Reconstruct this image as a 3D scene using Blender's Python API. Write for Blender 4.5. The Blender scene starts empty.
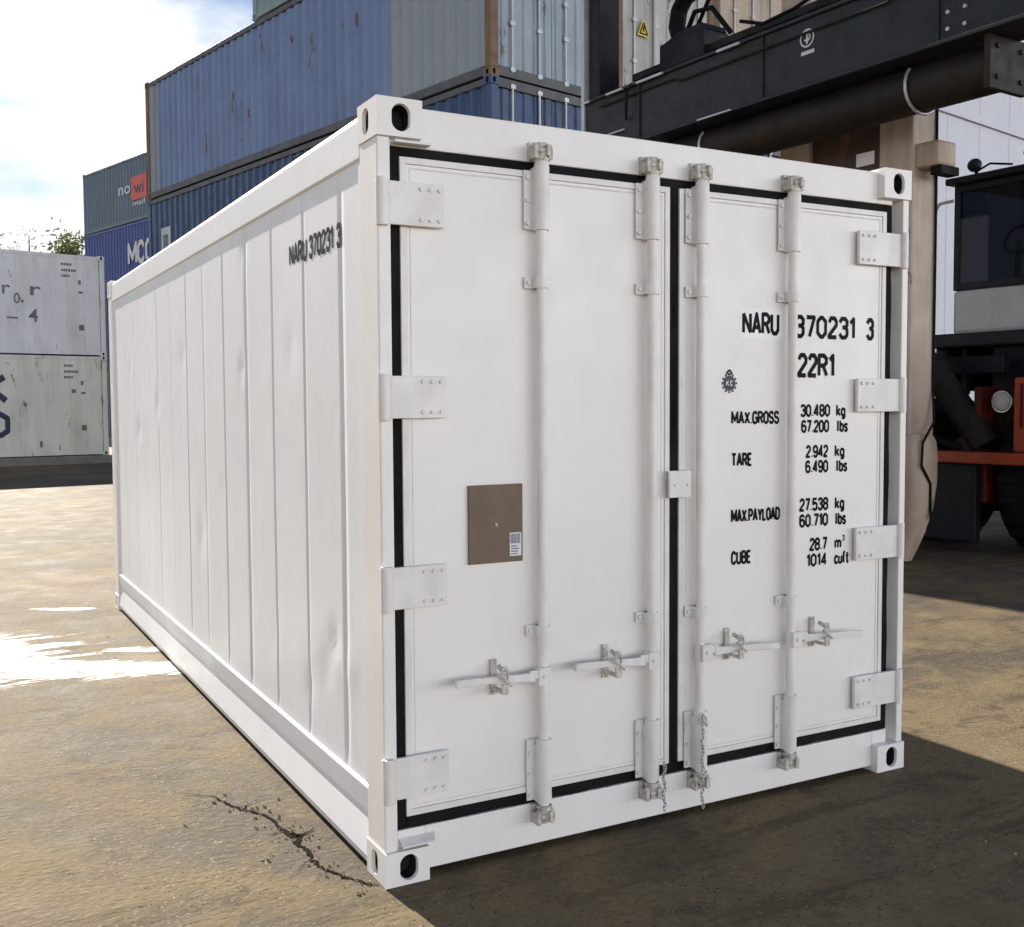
import bpy, bmesh, math, random
from mathutils import Vector, Matrix, noise
R = math.radians
random.seed(7)
scene = bpy.context.scene
col = scene.collection

# ------------------------------------------------------------------ camera
cam_d = bpy.data.cameras.new('camera')
cam = bpy.data.objects.new('camera', cam_d)
col.objects.link(cam)
cam_d.sensor_width = 36.0
cam_d.lens = 1070.15 / 1024 * 36
cam_d.clip_start = 0.05
cam_d.clip_end = 3000
yaw, pit, rol = 0.49967, -0.05374, -0.005724
fw = Vector((math.sin(yaw)*math.cos(pit), math.cos(yaw)*math.cos(pit), math.sin(pit)))
rt0 = Vector((math.cos(yaw), -math.sin(yaw), 0))
up0 = rt0.cross(fw)
rt = rt0*math.cos(rol) + up0*math.sin(rol)
up = -rt0*math.sin(rol) + up0*math.cos(rol)
m = Matrix(((rt.x, up.x, -fw.x), (rt.y, up.y, -fw.y), (rt.z, up.z, -fw.z))).to_4x4()
m.translation = Vector((-1.2927, -3.2572, 1.6031))
cam.matrix_world = m
scene.camera = cam

# ------------------------------------------------------------------ light, sky, exposure
CLOUD_FILL, CLOUD_BACK = 51.0, 10.6   # cloud belt radiance: unseen side raised to fill the doors / around the sun
SUN_EL, SUN_AZ = 33.0, -6.1          # azimuth measured clockwise from +Y
world = bpy.data.worlds.new('World')
scene.world = world
world.use_nodes = True
wn, wl = world.node_tree.nodes, world.node_tree.links
wn.clear()
wo = wn.new('ShaderNodeOutputWorld')
bg = wn.new('ShaderNodeBackground')
bg.inputs['Strength'].default_value = 0.05
sky = wn.new('ShaderNodeTexSky')
sky.sky_type = 'NISHITA'
sky.sun_disc = False
sky.sun_elevation = R(SUN_EL)
sky.sun_rotation = R(SUN_AZ)
sky.air_density = 1.0
sky.dust_density = .4
sky.ozone_density = 2.5
tc = wn.new('ShaderNodeTexCoord')
mp = wn.new('ShaderNodeMapping')
mp.inputs['Scale'].default_value = (1.5, 1.5, 3.2)
mp.inputs['Location'].default_value = (0.55, 0.2, 0.1)
nz = wn.new('ShaderNodeTexNoise')
nz.inputs['Scale'].default_value = 1.9
nz.inputs['Detail'].default_value = 8
nz.inputs['Roughness'].default_value = 0.58
cr = wn.new('ShaderNodeValToRGB')
cr.color_ramp.elements[0].position = 0.40
cr.color_ramp.elements[1].position = 0.52
sp = wn.new('ShaderNodeSeparateXYZ')
def mr(src, a, b, c, d):
    r = wn.new('ShaderNodeMapRange')
    for i, v in enumerate((a, b, c, d)): r.inputs[i+1].default_value = v
    wl.new(src, r.inputs[0]); return r.outputs[0]
def mul(a, b):
    r = wn.new('ShaderNodeMath'); r.operation = 'MULTIPLY'; wl.new(a, r.inputs[0]); wl.new(b, r.inputs[1]); return r.outputs[0]
mx = wn.new('ShaderNodeMixRGB')
wl.new(tc.outputs['Generated'], mp.inputs['Vector'])
wl.new(tc.outputs['Generated'], sp.inputs[0])
wl.new(mp.outputs['Vector'], nz.inputs['Vector'])
zt = wn.new('ShaderNodeMath'); zt.operation = 'MULTIPLY_ADD'; zt.inputs[1].default_value = -.75; zt.inputs[2].default_value = .17
wl.new(sp.outputs['Z'], zt.inputs[0])
za = wn.new('ShaderNodeMath'); za.operation = 'ADD'; wl.new(zt.outputs[0], za.inputs[0]); wl.new(nz.outputs['Fac'], za.inputs[1])
wl.new(za.outputs[0], cr.inputs['Fac'])
vd = wn.new('ShaderNodeVectorMath'); vd.operation = 'DOT_PRODUCT'; vd.inputs[1].default_value = (.62, -.78, 0)
wl.new(tc.outputs['Generated'], vd.inputs[0]); away = vd.outputs['Value']
bedge = mr(away, -.2, .6, .36, .15)        # the belt is lower on the side away from the sun
bz = wn.new('ShaderNodeMath'); bz.operation = 'SUBTRACT'; wl.new(sp.outputs['Z'], bz.inputs[0]); wl.new(bedge, bz.inputs[1])
band = mr(bz.outputs[0], 0, .22, 1, 0)            # a belt of cloud under a clear zenith
wl.new(mul(cr.outputs['Color'], band), mx.inputs['Fac'])
# unseen clouds away from the sun are brightened to fill the shaded doors
lum = mr(away, .95, .0, CLOUD_FILL, CLOUD_BACK)
cc = wn.new('ShaderNodeMixRGB'); cc.blend_type = 'MULTIPLY'; cc.inputs['Fac'].default_value = 1
cc.inputs['Color2'].default_value = (.97, .985, 1.0, 1)
wl.new(lum, cc.inputs['Color1'])
wl.new(cc.outputs['Color'], mx.inputs['Color2'])
wl.new(sky.outputs['Color'], mx.inputs['Color1'])
wl.new(mx.outputs['Color'], bg.inputs['Color'])
wl.new(bg.outputs['Background'], wo.inputs['Surface'])

sun_d = bpy.data.lights.new('sun', 'SUN')
sun_d.energy = 5.0
sun_d.angle = R(0.5)
sun_d.color = (1.0, 0.94, 0.84)
sun = bpy.data.objects.new('sun', sun_d)
col.objects.link(sun)
sdir = Vector((math.sin(R(SUN_AZ))*math.cos(R(SUN_EL)), math.cos(R(SUN_AZ))*math.cos(R(SUN_EL)), math.sin(R(SUN_EL))))
sun.rotation_euler = sdir.to_track_quat('Z', 'Y').to_euler()
sun.location = sdir * 60

scene.view_settings.view_transform = 'Standard'
scene.view_settings.look = 'None'
scene.view_settings.gamma = 1
scene.view_settings.use_curve_mapping = False
scene.view_settings.exposure = 1.06
scene.render.engine = 'CYCLES'
scene.cycles.max_bounces = 6
scene.cycles.sample_clamp_indirect = 6

# ------------------------------------------------------------------ helpers
class MB:
    """collects shapes into one mesh"""
    def __init__(s): s.v, s.f, s.mi, s.sm = [], [], [], []
    def add(s, vs, fs, mi=0, smooth=False):
        b = len(s.v); s.v += [tuple(v) for v in vs]
        for f in fs:
            s.f.append(tuple(b+i for i in f)); s.mi.append(mi); s.sm.append(smooth)
        return s
    def box(s, x0, x1, y0, y1, z0, z1, mi=0):
        v = [(x0,y0,z0),(x1,y0,z0),(x1,y1,z0),(x0,y1,z0),(x0,y0,z1),(x1,y0,z1),(x1,y1,z1),(x0,y1,z1)]
        return s.add(v, [(0,3,2,1),(4,5,6,7),(0,1,5,4),(1,2,6,5),(2,3,7,6),(3,0,4,7)], mi)
    def prism(s, poly, axis, a, b, mi=0, smooth=False):
        """poly: 2D points; axis: extrusion axis 0/1/2"""
        def P(p, t):
            if axis == 0: return (t, p[0], p[1])
            if axis == 1: return (p[0], t, p[1])
            return (p[0], p[1], t)
        n = len(poly)
        v = [P(p, a) for p in poly] + [P(p, b) for p in poly]
        ar = sum(poly[i][0]*poly[(i+1) % n][1] - poly[(i+1) % n][0]*poly[i][1] for i in range(n))
        flip = (ar < 0) ^ (axis == 1)
        sides = [(i, (i+1) % n, n+(i+1) % n, n+i) for i in range(n)]
        caps = [tuple(range(n-1, -1, -1)), tuple(range(n, 2*n))]
        if flip: sides = [f[::-1] for f in sides]; caps = [c[::-1] for c in caps]
        if a > b: sides = [f[::-1] for f in sides]; caps = [c[::-1] for c in caps]
        s.add(v, sides, mi, smooth); s.add(v, caps, mi, False)
        return s
    def cyl(s, p0, p1, r0, r1=None, n=16, mi=0, caps=True):
        p0, p1 = Vector(p0), Vector(p1); r1 = r0 if r1 is None else r1
        d = (p1-p0).normalized(); a = d.orthogonal().normalized(); b = d.cross(a)
        v = []
        for p, r in ((p0, r0), (p1, r1)):
            for i in range(n):
                t = 2*math.pi*i/n; v.append(p + a*math.cos(t)*r + b*math.sin(t)*r)
        s.add(v, [(i, (i+1) % n, n+(i+1) % n, n+i) for i in range(n)], mi, True)
        if caps: s.add(v, [tuple(range(n-1, -1, -1)), tuple(range(n, 2*n))], mi)
        return s
    def tube(s, pts, r, n=8, mi=0, closed=False):
        pts = [Vector(p) for p in pts]; k = len(pts); v = []; ref = None
        rr = r if isinstance(r, (list, tuple)) else [r]*k
        for i, p in enumerate(pts):
            if closed: d = pts[(i+1) % k] - pts[i-1]
            else: d = pts[min(i+1, k-1)] - pts[max(i-1, 0)]
            d.normalize()
            if ref is None: ref = d.orthogonal().normalized()
            ref = (ref - d*ref.dot(d)).normalized(); b = d.cross(ref)
            for j in range(n):
                t = 2*math.pi*j/n; v.append(p + ref*math.cos(t)*rr[i] + b*math.sin(t)*rr[i])
        fs = []
        for i in range(k if closed else k-1):
            i2 = (i+1) % k
            for j in range(n): fs.append((i*n+j, i*n+(j+1) % n, i2*n+(j+1) % n, i2*n+j))
        s.add(v, fs, mi, True)
        if not closed: s.add(v, [tuple(range(n-1, -1, -1)), tuple(range((k-1)*n, k*n))], mi)
        return s
    def ball(s, c, r, n=8, mi=0, squash=(1, 1, 1)):
        v, fs = [], []; m_ = n//2
        for i in range(m_+1):
            th = math.pi*i/m_
            for j in range(n):
                ph = 2*math.pi*j/n
                v.append((c[0]+r*squash[0]*math.sin(th)*math.cos(ph), c[1]+r*squash[1]*math.sin(th)*math.sin(ph), c[2]+r*squash[2]*math.cos(th)))
        for i in range(m_):
            for j in range(n): fs.append((i*n+j, (i+1)*n+j, (i+1)*n+(j+1) % n, i*n+(j+1) % n))
        return s.add(v, fs, mi, True)
    def holed(s, o, ux, uy, w, h, cx, cy, hw, hh, depth, mi=0, dark=1, n=28):
        """rectangular face with a stadium hole running in along -(ux x uy)"""
        o, ux, uy = Vector(o), Vector(ux), Vector(uy); nn = ux.cross(uy)
        ov, rc, tn, rim = [], [], [], []
        rad = min(hw, hh)
        for i in range(n):
            t = 2*math.pi*(i+.5)/n; c, q = math.cos(t), math.sin(t)
            px = c*rad + math.copysign(max(hw-rad, 0), c); py = q*rad + math.copysign(max(hh-rad, 0), q)
            k = min(((w-cx) if c > 0 else cx)/max(abs(c), 1e-6), ((h-cy) if q > 0 else cy)/max(abs(q), 1e-6))
            rc.append(o + ux*(cx+c*k) + uy*(cy+q*k))
            rim.append(o + ux*(cx+px*1.10) + uy*(cy+py*1.06))
            ov.append(o + ux*(cx+px) + uy*(cy+py) - nn*0.012)
            tn.append(o + ux*(cx+px) + uy*(cy+py) - nn*depth)
        # square the corners of the outer loop
        cor = [(w, h), (0, h), (0, 0), (w, 0)]
        for cxx, cyy in cor:
            q = o + ux*cxx + uy*cyy
            i = min(range(n), key=lambda i: (rc[i]-q).length); rc[i] = q
        v = rc + rim + ov + tn
        fs = lambda a, b: [(a*n+i, a*n+(i+1) % n, b*n+(i+1) % n, b*n+i) for i in range(n)]
        s.add(v, fs(0, 1), mi); s.add(v, fs(1, 2), mi, True); s.add(v, fs(2, 3), dark, True)
        s.add(tn, [tuple(range(n))], dark)
        return s
    def build(s, name, mats, parent=None, bevel=0, seg=2):
        me = bpy.data.meshes.new(name)
        me.from_pydata(s.v, [], s.f)
        for mt in (mats if isinstance(mats, (list, tuple)) else [mats]): me.materials.append(mt)
        me.polygons.foreach_set('material_index', s.mi)
        me.polygons.foreach_set('use_smooth', s.sm)
        me.update()
        o = bpy.data.objects.new(name, me); col.objects.link(o)
        if parent: o.parent = parent
        if bevel:
            b = o.modifiers.new('bevel', 'BEVEL'); b.width = bevel; b.segments = seg
            b.limit_method = 'ANGLE'; b.angle_limit = R(40)
        return o

def tag(o, label=None, cat=None, group=None, kind=None):
    if label: o['label'] = label
    if cat: o['category'] = cat
    if group: o['group'] = group
    if kind: o['kind'] = kind
    return o

def empty(name, loc=(0, 0, 0), rz=0):
    o = bpy.data.objects.new(name, None); col.objects.link(o)
    o.location = loc; o.rotation_euler = (0, 0, rz); o.empty_display_size = 0.3
    return o

# ------------------------------------------------------------------ materials
def mat(name, base, rough=.5, metal=0., var=.12, scale=3., bump=0., bscale=40., dirt=None, dscale=(2, 2, .35), damt=.5,
        spec=.5, rust=0., patch=None, coat=0.):
    """painted or bare surface with uneven colour, wear streaks and fine relief"""
    mt = bpy.data.materials.new(name); mt.use_nodes = True
    N, L = mt.node_tree.nodes, mt.node_tree.links
    b = N['Principled BSDF']
    b.inputs['Metallic'].default_value = metal
    b.inputs['Specular IOR Level'].default_value = spec
    b.inputs['Coat Weight'].default_value = coat
    t = N.new('ShaderNodeTexCoord')
    def noise_(scale, det=5, rough_=.55, stretch=None, loc=None):
        n = N.new('ShaderNodeTexNoise'); n.inputs['Scale'].default_value = scale
        n.inputs['Detail'].default_value = det; n.inputs['Roughness'].default_value = rough_
        if stretch or loc:
            mp = N.new('ShaderNodeMapping'); mp.inputs['Scale'].default_value = stretch or (1, 1, 1)
            mp.inputs['Location'].default_value = loc or (0, 0, 0)
            L.new(t.outputs['Object'], mp.inputs['Vector']); L.new(mp.outputs['Vector'], n.inputs['Vector'])
        else: L.new(t.outputs['Object'], n.inputs['Vector'])
        return n
    def ramp(src, a, bb):
        r = N.new('ShaderNodeMapRange'); r.inputs['From Min'].default_value = a; r.inputs['From Max'].default_value = bb
        L.new(src, r.inputs['Value']); return r.outputs['Result']
    def mix(f, a, bb):
        x = N.new('ShaderNodeMixRGB')
        if isinstance(f, float): x.inputs['Fac'].default_value = f
        else: L.new(f, x.inputs['Fac'])
        for i, c in (('Color1', a), ('Color2', bb)):
            if isinstance(c, tuple): x.inputs[i].default_value = (*c[:3], 1)
            else: L.new(c, x.inputs[i])
        return x.outputs['Color']
    n1 = noise_(scale)
    lo = tuple(c*(1-var) for c in base); hi = tuple(min(1, c*(1+var)) for c in base)
    c = mix(ramp(n1.outputs['Fac'], .3, .7), lo, hi)
    if patch:      # (axis, edge, colour): a section painted in another colour
        sx = N.new('ShaderNodeSeparateXYZ'); L.new(t.outputs['Object'], sx.inputs['Vector'])
        for ax, lo_, hi_, pc in patch:
            g1 = N.new('ShaderNodeMath'); g1.operation = 'GREATER_THAN'; g1.inputs[1].default_value = lo_
            g2 = N.new('ShaderNodeMath'); g2.operation = 'LESS_THAN'; g2.inputs[1].default_value = hi_
            L.new(sx.outputs[ax], g1.inputs[0]); L.new(sx.outputs[ax], g2.inputs[0])
            g = N.new('ShaderNodeMath'); g.operation = 'MULTIPLY'; L.new(g1.outputs[0], g.inputs[0]); L.new(g2.outputs[0], g.inputs[1])
            c = mix(g.outputs[0], c, pc)
    if dirt:
        n2 = noise_(1.6, 8, .62, dscale, (3.1, 1.7, .4))
        f = N.new('ShaderNodeMath'); f.operation = 'MULTIPLY'; f.inputs[1].default_value = damt
        L.new(ramp(n2.outputs['Fac'], .45, .75), f.inputs[0])
        c = mix(f.outputs[0], c, dirt)
    if rust:
        n3 = noise_(2.2, 9, .7, (1.5, 1.5, .5), (7.3, .2, 1.1))
        c = mix(ramp(n3.outputs['Fac'], .66-.2*rust, .70-.17*rust), c, (.11, .045, .02))
    L.new(c, b.inputs['Base Color'])
    n4 = noise_(7, 6)
    rr = N.new('ShaderNodeMapRange'); rr.inputs['From Min'].default_value = .3; rr.inputs['From Max'].default_value = .7
    rr.inputs['To Min'].default_value = max(.03, rough*.8); rr.inputs['To Max'].default_value = min(1, rough*1.2)
    L.new(n4.outputs['Fac'], rr.inputs['Value']); L.new(rr.outputs['Result'], b.inputs['Roughness'])
    if bump:
        n5 = noise_(bscale, 4); bp = N.new('ShaderNodeBump'); bp.inputs['Strength'].default_value = bump
        bp.inputs['Distance'].default_value = .01
        L.new(n5.outputs['Fac'], bp.inputs['Height']); L.new(bp.outputs['Normal'], b.inputs['Normal'])
    return mt

M = {}
M['white'] = mat('fresh white paint', (.86, .815, .778), .36, var=.025, scale=2, bump=.05, bscale=25, dirt=(.60, .57, .53), damt=.16)
M['white_side'] = mat('white side paint', (.83, .825, .83), .42, var=.02, scale=1.5, bump=.06, bscale=14, dirt=(.66, .64, .62), damt=.18)
M['hardware'] = mat('painted steel hardware', (.80, .762, .728), .38, var=.05, scale=9, dirt=(.45, .40, .35), damt=.3, dscale=(9, 9, 4))
M['cam'] = mat('worn cam steel', (.60, .56, .50), .42, var=.18, scale=30, dirt=(.16, .11, .07), damt=.85, dscale=(30, 30, 30))
M['chain'] = mat('galvanised chain', (.55, .55, .54), .35, metal=.8, var=.15, scale=60)
M['rubber'] = mat('black rubber', (.006, .006, .006), .7, var=.2, scale=20, bump=.2, bscale=60, spec=.15)
M['dark'] = mat('recess shade', (.015, .014, .014), .8, var=.1)  # shade of the casting holes put into the colour; also backs the doors
M['ink'] = mat('black lettering', (.006, .006, .007), .6, var=.3, scale=40, spec=.12)
M['brown_plate'] = mat('brown plate', (.155, .098, .060), .5, var=.14, scale=10, dirt=(.11, .09, .07), damt=.5, dscale=(12, 12, 12))
M['label'] = mat('white label', (.75, .74, .76), .5, var=.03)
M['bluefade'] = mat('faded blue paint', (.145, .215, .395), .5, var=.12, scale=1.2, dirt=(.22, .28, .40), damt=.65, dscale=(4, 4, .12), rust=.2,
                    patch=[('X', -.5, 2.55, (.285, .315, .335)), ('X', 11.55, 13, (.24, .26, .28))])
M['greyend'] = mat('faded grey blue end paint', (.30, .35, .40), .5, var=.12, scale=2, dirt=(.22, .25, .27), damt=.5, dscale=(5, 5, .2), rust=.32)
M['navy'] = mat('dark blue paint', (.018, .055, .15), .45, var=.12, scale=2, dirt=(.03, .05, .09), damt=.6, dscale=(4, 4, .2), rust=.05)
M['royal'] = mat('royal blue paint', (.022, .048, .21), .45, var=.08, scale=1, dirt=(.03, .05, .17), damt=.4)
M['slate'] = mat('slate blue paint', (.095, .135, .19), .5, var=.08, scale=1, dirt=(.07, .10, .13), damt=.5)
M['seafoam'] = mat('grey green paint', (.23, .33, .33), .5, var=.1, dirt=(.17, .23, .23))
M['frame_dark'] = mat('dirty dark frame', (.075, .08, .085), .55, var=.2, dirt=(.10, .07, .05), rust=.3)
M['rusty'] = mat('rusty post', (.20, .12, .075), .75, var=.3, scale=5, dirt=(.10, .045, .02), damt=.8, bump=.3, rust=.5)
M['reefer'] = mat('aged white reefer paint', (.76, .77, .78), .5, var=.06, scale=1, dirt=(.40, .38, .34), damt=.5, dscale=(1.5, 1.5, .25), rust=.22)
M['reefer_low'] = mat('aged cream reefer paint', (.74, .74, .66), .5, var=.07, scale=1, dirt=(.42, .38, .28), damt=.6, dscale=(1.5, 1.5, .25), rust=.3)
M['fadedink'] = mat('faded blue black lettering', (.035, .04, .07), .6, var=.3, scale=5)
M['paleink'] = mat('worn grey lettering', (.15, .155, .18), .6, var=.5, scale=6)
M['beige'] = mat('beige paint', (.44, .35, .27), .55, var=.12, scale=2, dirt=(.22, .15, .10), damt=.75, dscale=(3, 3, .4), rust=.22, bump=.2, bscale=12)
M['brown'] = mat('brown container paint', (.055, .032, .022), .6, var=.3, dirt=(.03, .022, .018), rust=.2)
M['palegrey'] = mat('pale rusty reefer end', (.42, .41, .39), .5, var=.1, dirt=(.25, .22, .18), damt=.7, rust=.3)
M['machine'] = mat('dark grey machine paint', (.015, .017, .020), .5, var=.25, scale=2, dirt=(.030, .024, .018), damt=.7, spec=.3)
M['machine_under'] = mat('greasy dark steel', (.014, .011, .009), .6, var=.3, scale=3, dirt=(.035, .02, .010), damt=.8, spec=.25)
M['indigo'] = mat('darkening panel indigo', (.007, .006, .011), .5, var=.2, spec=.25)
M['steel'] = mat('bright worn steel', (.45, .45, .46), .4, metal=.5, var=.15)
M['orange'] = mat('orange red paint', (.36, .05, .014), .45, var=.2, dirt=(.09, .03, .015), damt=.8)
M['red'] = mat('dark red paint', (.10, .010, .008), .5, var=.2, dirt=(.03, .01, .008), damt=.8, spec=.25)
M['cabwhite'] = mat('white cab paint', (.55, .54, .52), .4, var=.06, dirt=(.36, .34, .32), damt=.5)
M['tyre'] = mat('tyre rubber', (.008, .007, .008), .85, var=.3, bump=.4, bscale=20, spec=.2)
M['yellow'] = mat('yellow warning sticker', (.60, .42, .04), .5, var=.08)
M['reddecal'] = mat('red decal', (.55, .07, .055), .5, var=.08)
M['whitedecal'] = mat('white decal', (.55, .57, .60), .5, var=.08)
M['wall'] = mat('white wall sheeting', (.58, .58, .63), .55, var=.03, scale=.3, dirt=(.55, .55, .58), damt=.4)
M['concrete'] = mat('concrete pad', (.22, .20, .18), .85, var=.2, bump=.3)
M['bark'] = mat('tree bark', (.10, .075, .05), .85, var=.3, bump=.5)
M['lamp_metal'] = mat('lamp reflector', (.75, .73, .68), .2, metal=.8, var=.05)

gl = bpy.data.materials.new('cab glass'); gl.use_nodes = True
gb = gl.node_tree.nodes['Principled BSDF']
gb.inputs['Base Color'].default_value = (.10, .12, .16, 1); gb.inputs['Roughness'].default_value = .04
gb.inputs['Transmission Weight'].default_value = .92; gb.inputs['IOR'].default_value = 1.25
M['glass'] = gl
lg = bpy.data.materials.new('lamp glass'); lg.use_nodes = True
lb = lg.node_tree.nodes['Principled BSDF']
lb.inputs['Base Color'].default_value = (.85, .83, .78, 1); lb.inputs['Roughness'].default_value = .12; lb.inputs['Transmission Weight'].default_value = .4
M['lampglass'] = lg

def leafmat(name, c1, c2):
    mt = bpy.data.materials.new(name); mt.use_nodes = True
    N, L = mt.node_tree.nodes, mt.node_tree.links
    b = N['Principled BSDF']; b.inputs['Roughness'].default_value = .6
    g = N.new('ShaderNodeNewGeometry'); mxx = N.new('ShaderNodeMixRGB')
    mxx.inputs['Color1'].default_value = (*c1, 1); mxx.inputs['Color2'].default_value = (*c2, 1)
    L.new(g.outputs['Random Per Island'], mxx.inputs['Fac']); L.new(mxx.outputs['Color'], b.inputs['Base Color'])
    tr = N.new('ShaderNodeBsdfTranslucent'); L.new(mxx.outputs['Color'], tr.inputs['Color'])
    ms = N.new('ShaderNodeMixShader'); ms.inputs['Fac'].default_value = .4
    L.new(b.outputs['BSDF'], ms.inputs[1]); L.new(tr.outputs['BSDF'], ms.inputs[2])
    L.new(ms.outputs['Shader'], N['Material Output'].inputs['Surface'])
    return mt
M['leaf'] = leafmat('spring leaves', (.09, .12, .035), (.17, .19, .06))
M['leaf_hazed'] = leafmat('haze paled leaves', (.20, .19, .13), (.30, .28, .20))  # distance haze put into the leaf colour

# ------------------------------------------------------------------ lettering
def text_mb(items):
    """items: (string, origin, right, up, width, height) -> MB of flat lettering"""
    mb = MB(); dg = None
    for st, o, r_, u_, w, h in items:
        cu = bpy.data.curves.new('txt', 'FONT'); cu.body = st; cu.resolution_u = 3; cu.offset = .012
        ob = bpy.data.objects.new('txt', cu); col.objects.link(ob)
        bpy.context.view_layer.update(); dg = bpy.context.evaluated_depsgraph_get()
        me = bpy.data.meshes.new_from_object(ob.evaluated_get(dg))
        xs = [v.co.x for v in me.vertices]; ys = [v.co.y for v in me.vertices]
        caps = .73
        x0, x1 = min(xs), max(xs)
        sx = w/(x1-x0); sy = h/caps
        o, r_, u_ = Vector(o), Vector(r_), Vector(u_)
        mb.add([o + r_*((v.co.x-x0)*sx) + u_*(v.co.y*sy) for v in me.vertices], [tuple(p.vertices) for p in me.polygons])
        bpy.data.objects.remove(ob); bpy.data.meshes.remove(me); bpy.data.curves.remove(cu)
    return mb

# condensed block lettering drawn with strokes: glyph -> (width, polylines) on a 0..1 cap-height grid
def O_(x0, x1, y0, y1, c=.20):
    k = c*.75
    return [(x0+k, y0), (x1-k, y0), (x1, y0+c), (x1, y1-c), (x1-k, y1), (x0+k, y1), (x0, y1-c), (x0, y0+c), (x0+k, y0)]
GW = .40
GL = {
 'N': (.44, [[(0,0),(0,1)], [(0,1),(.44,0)], [(.44,0),(.44,1)]]), 'A': (.46, [[(0,0),(.23,1),(.46,0)], [(.08,.30),(.38,.30)]]),
 'R': (.42, [[(0,0),(0,1),(.26,1),(.40,.86),(.40,.64),(.26,.50),(0,.50)], [(.22,.50),(.42,0)]]), 'U': (.42, [[(0,1),(0,.2),(.12,0),(.30,0),(.42,.2),(.42,1)]]),
 'M': (.56, [[(0,0),(0,1),(.28,.25),(.56,1),(.56,0)]]), 'X': (.44, [[(0,0),(.44,1)], [(0,1),(.44,0)]]), '.': (.06, [[(.03,0),(.03,.10)]]), ' ': (.2, []),
 'G': (.42, [[(.42,.80),(.30,1),(.12,1),(0,.8),(0,.2),(.12,0),(.30,0),(.42,.2),(.42,.48),(.24,.48)]]), 'O': (.42, [O_(0,.42,0,1)]), '0': (.40, [O_(0,.40,0,1)]),
 'S': (.40, [[(.40,.80),(.28,1),(.12,1),(0,.84),(0,.66),(.10,.54),(.30,.46),(.40,.34),(.40,.16),(.28,0),(.12,0),(0,.20)]]),
 'T': (.42, [[(0,1),(.42,1)], [(.21,1),(.21,0)]]), 'E': (.36, [[(.36,1),(0,1),(0,0),(.36,0)], [(0,.52),(.30,.52)]]), 'P': (.40, [[(0,0),(0,1),(.26,1),(.40,.86),(.40,.60),(.26,.46),(0,.46)]]),
 'Y': (.44, [[(0,1),(.22,.45),(.44,1)], [(.22,.45),(.22,0)]]), 'L': (.34, [[(0,1),(0,0),(.34,0)]]), 'D': (.42, [[(0,0),(0,1),(.26,1),(.42,.80),(.42,.20),(.26,0),(0,0)]]),
 'C': (.40, [[(.40,.78),(.28,1),(.12,1),(0,.8),(0,.2),(.12,0),(.28,0),(.40,.22)]]), 'B': (.41, [[(0,0),(0,1),(.26,1),(.38,.88),(.38,.64),(.26,.53),(0,.53)], [(.26,.53),(.41,.40),(.41,.14),(.28,0),(0,0)]]),
 'K': (.44, [[(0,0),(0,1)], [(.42,1),(.02,.42)], [(.14,.58),(.44,0)]]),
 '1': (.20, [[(0,.78),(.17,1),(.17,0)]]), '2': (.38, [[(0,.78),(.10,1),(.28,1),(.38,.84),(.38,.64),(0,.08),(0,0),(.38,0)]]),
 '3': (.38, [[(0,.80),(.10,1),(.28,1),(.38,.86),(.38,.66),(.28,.54),(.14,.54)], [(.28,.54),(.38,.42),(.38,.14),(.28,0),(.10,0),(0,.20)]]), '4': (.42, [[(.30,0),(.30,1),(0,.26),(.42,.26)]]),
 '5': (.38, [[(.36,1),(.03,1),(0,.52),(.12,.62),(.28,.62),(.38,.48),(.38,.16),(.28,0),(.10,0),(0,.18)]]), '6': (.40, [[(.38,.82),(.28,1),(.12,1),(0,.8),(0,.2),(.12,0),(.28,0),(.40,.16),(.40,.42),(.28,.58),(.12,.58),(0,.44)]]),
 '7': (.38, [[(0,1),(.38,1),(.14,0)]]), '8': (.40, [O_(.01,.39,.54,1,.14), O_(0,.40,0,.54,.16)]), '9': (.40, [[(.02,.18),(.12,0),(.28,0),(.40,.2),(.40,.8),(.28,1),(.12,1),(0,.84),(0,.58),(.12,.42),(.28,.42),(.40,.56)]]),
 'k': (.34, [[(0,0),(0,1)], [(.32,.66),(.02,.28)], [(.11,.42),(.34,0)]]), 'g': (.34, [O_(0,.34,0,.66,.16), [(.34,.66),(.34,-.14),(.24,-.26),(.04,-.24)]]), 'l': (.16, [[(.06,0),(.06,1)]]),
 'b': (.34, [[(0,0),(0,1)], O_(0,.34,0,.66,.16)]), 's': (.30, [[(.30,.54),(.22,.66),(.08,.66),(0,.54),(.04,.40),(.26,.28),(.30,.14),(.22,0),(.08,0),(0,.12)]]),
 'm': (.50, [[(0,0),(0,.66)], [(0,.54),(.12,.66),(.25,.54),(.25,0)], [(.25,.54),(.37,.66),(.50,.54),(.50,0)]]), 'c': (.32, [[(.32,.52),(.22,.66),(.10,.66),(0,.5),(0,.16),(.10,0),(.22,0),(.32,.14)]]),
 'u': (.34, [[(0,.66),(0,.14),(.10,0),(.22,0),(.34,.14)], [(.34,.66),(.34,0)]]), 'f': (.24, [[(.26,1),(.16,1),(.09,.88),(.09,0)], [(0,.66),(.22,.66)]]), 't': (.30, [[(.11,.95),(.11,.12),(.19,0),(.28,0)], [(-.02,.66),(.28,.66)]]),
}
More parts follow.
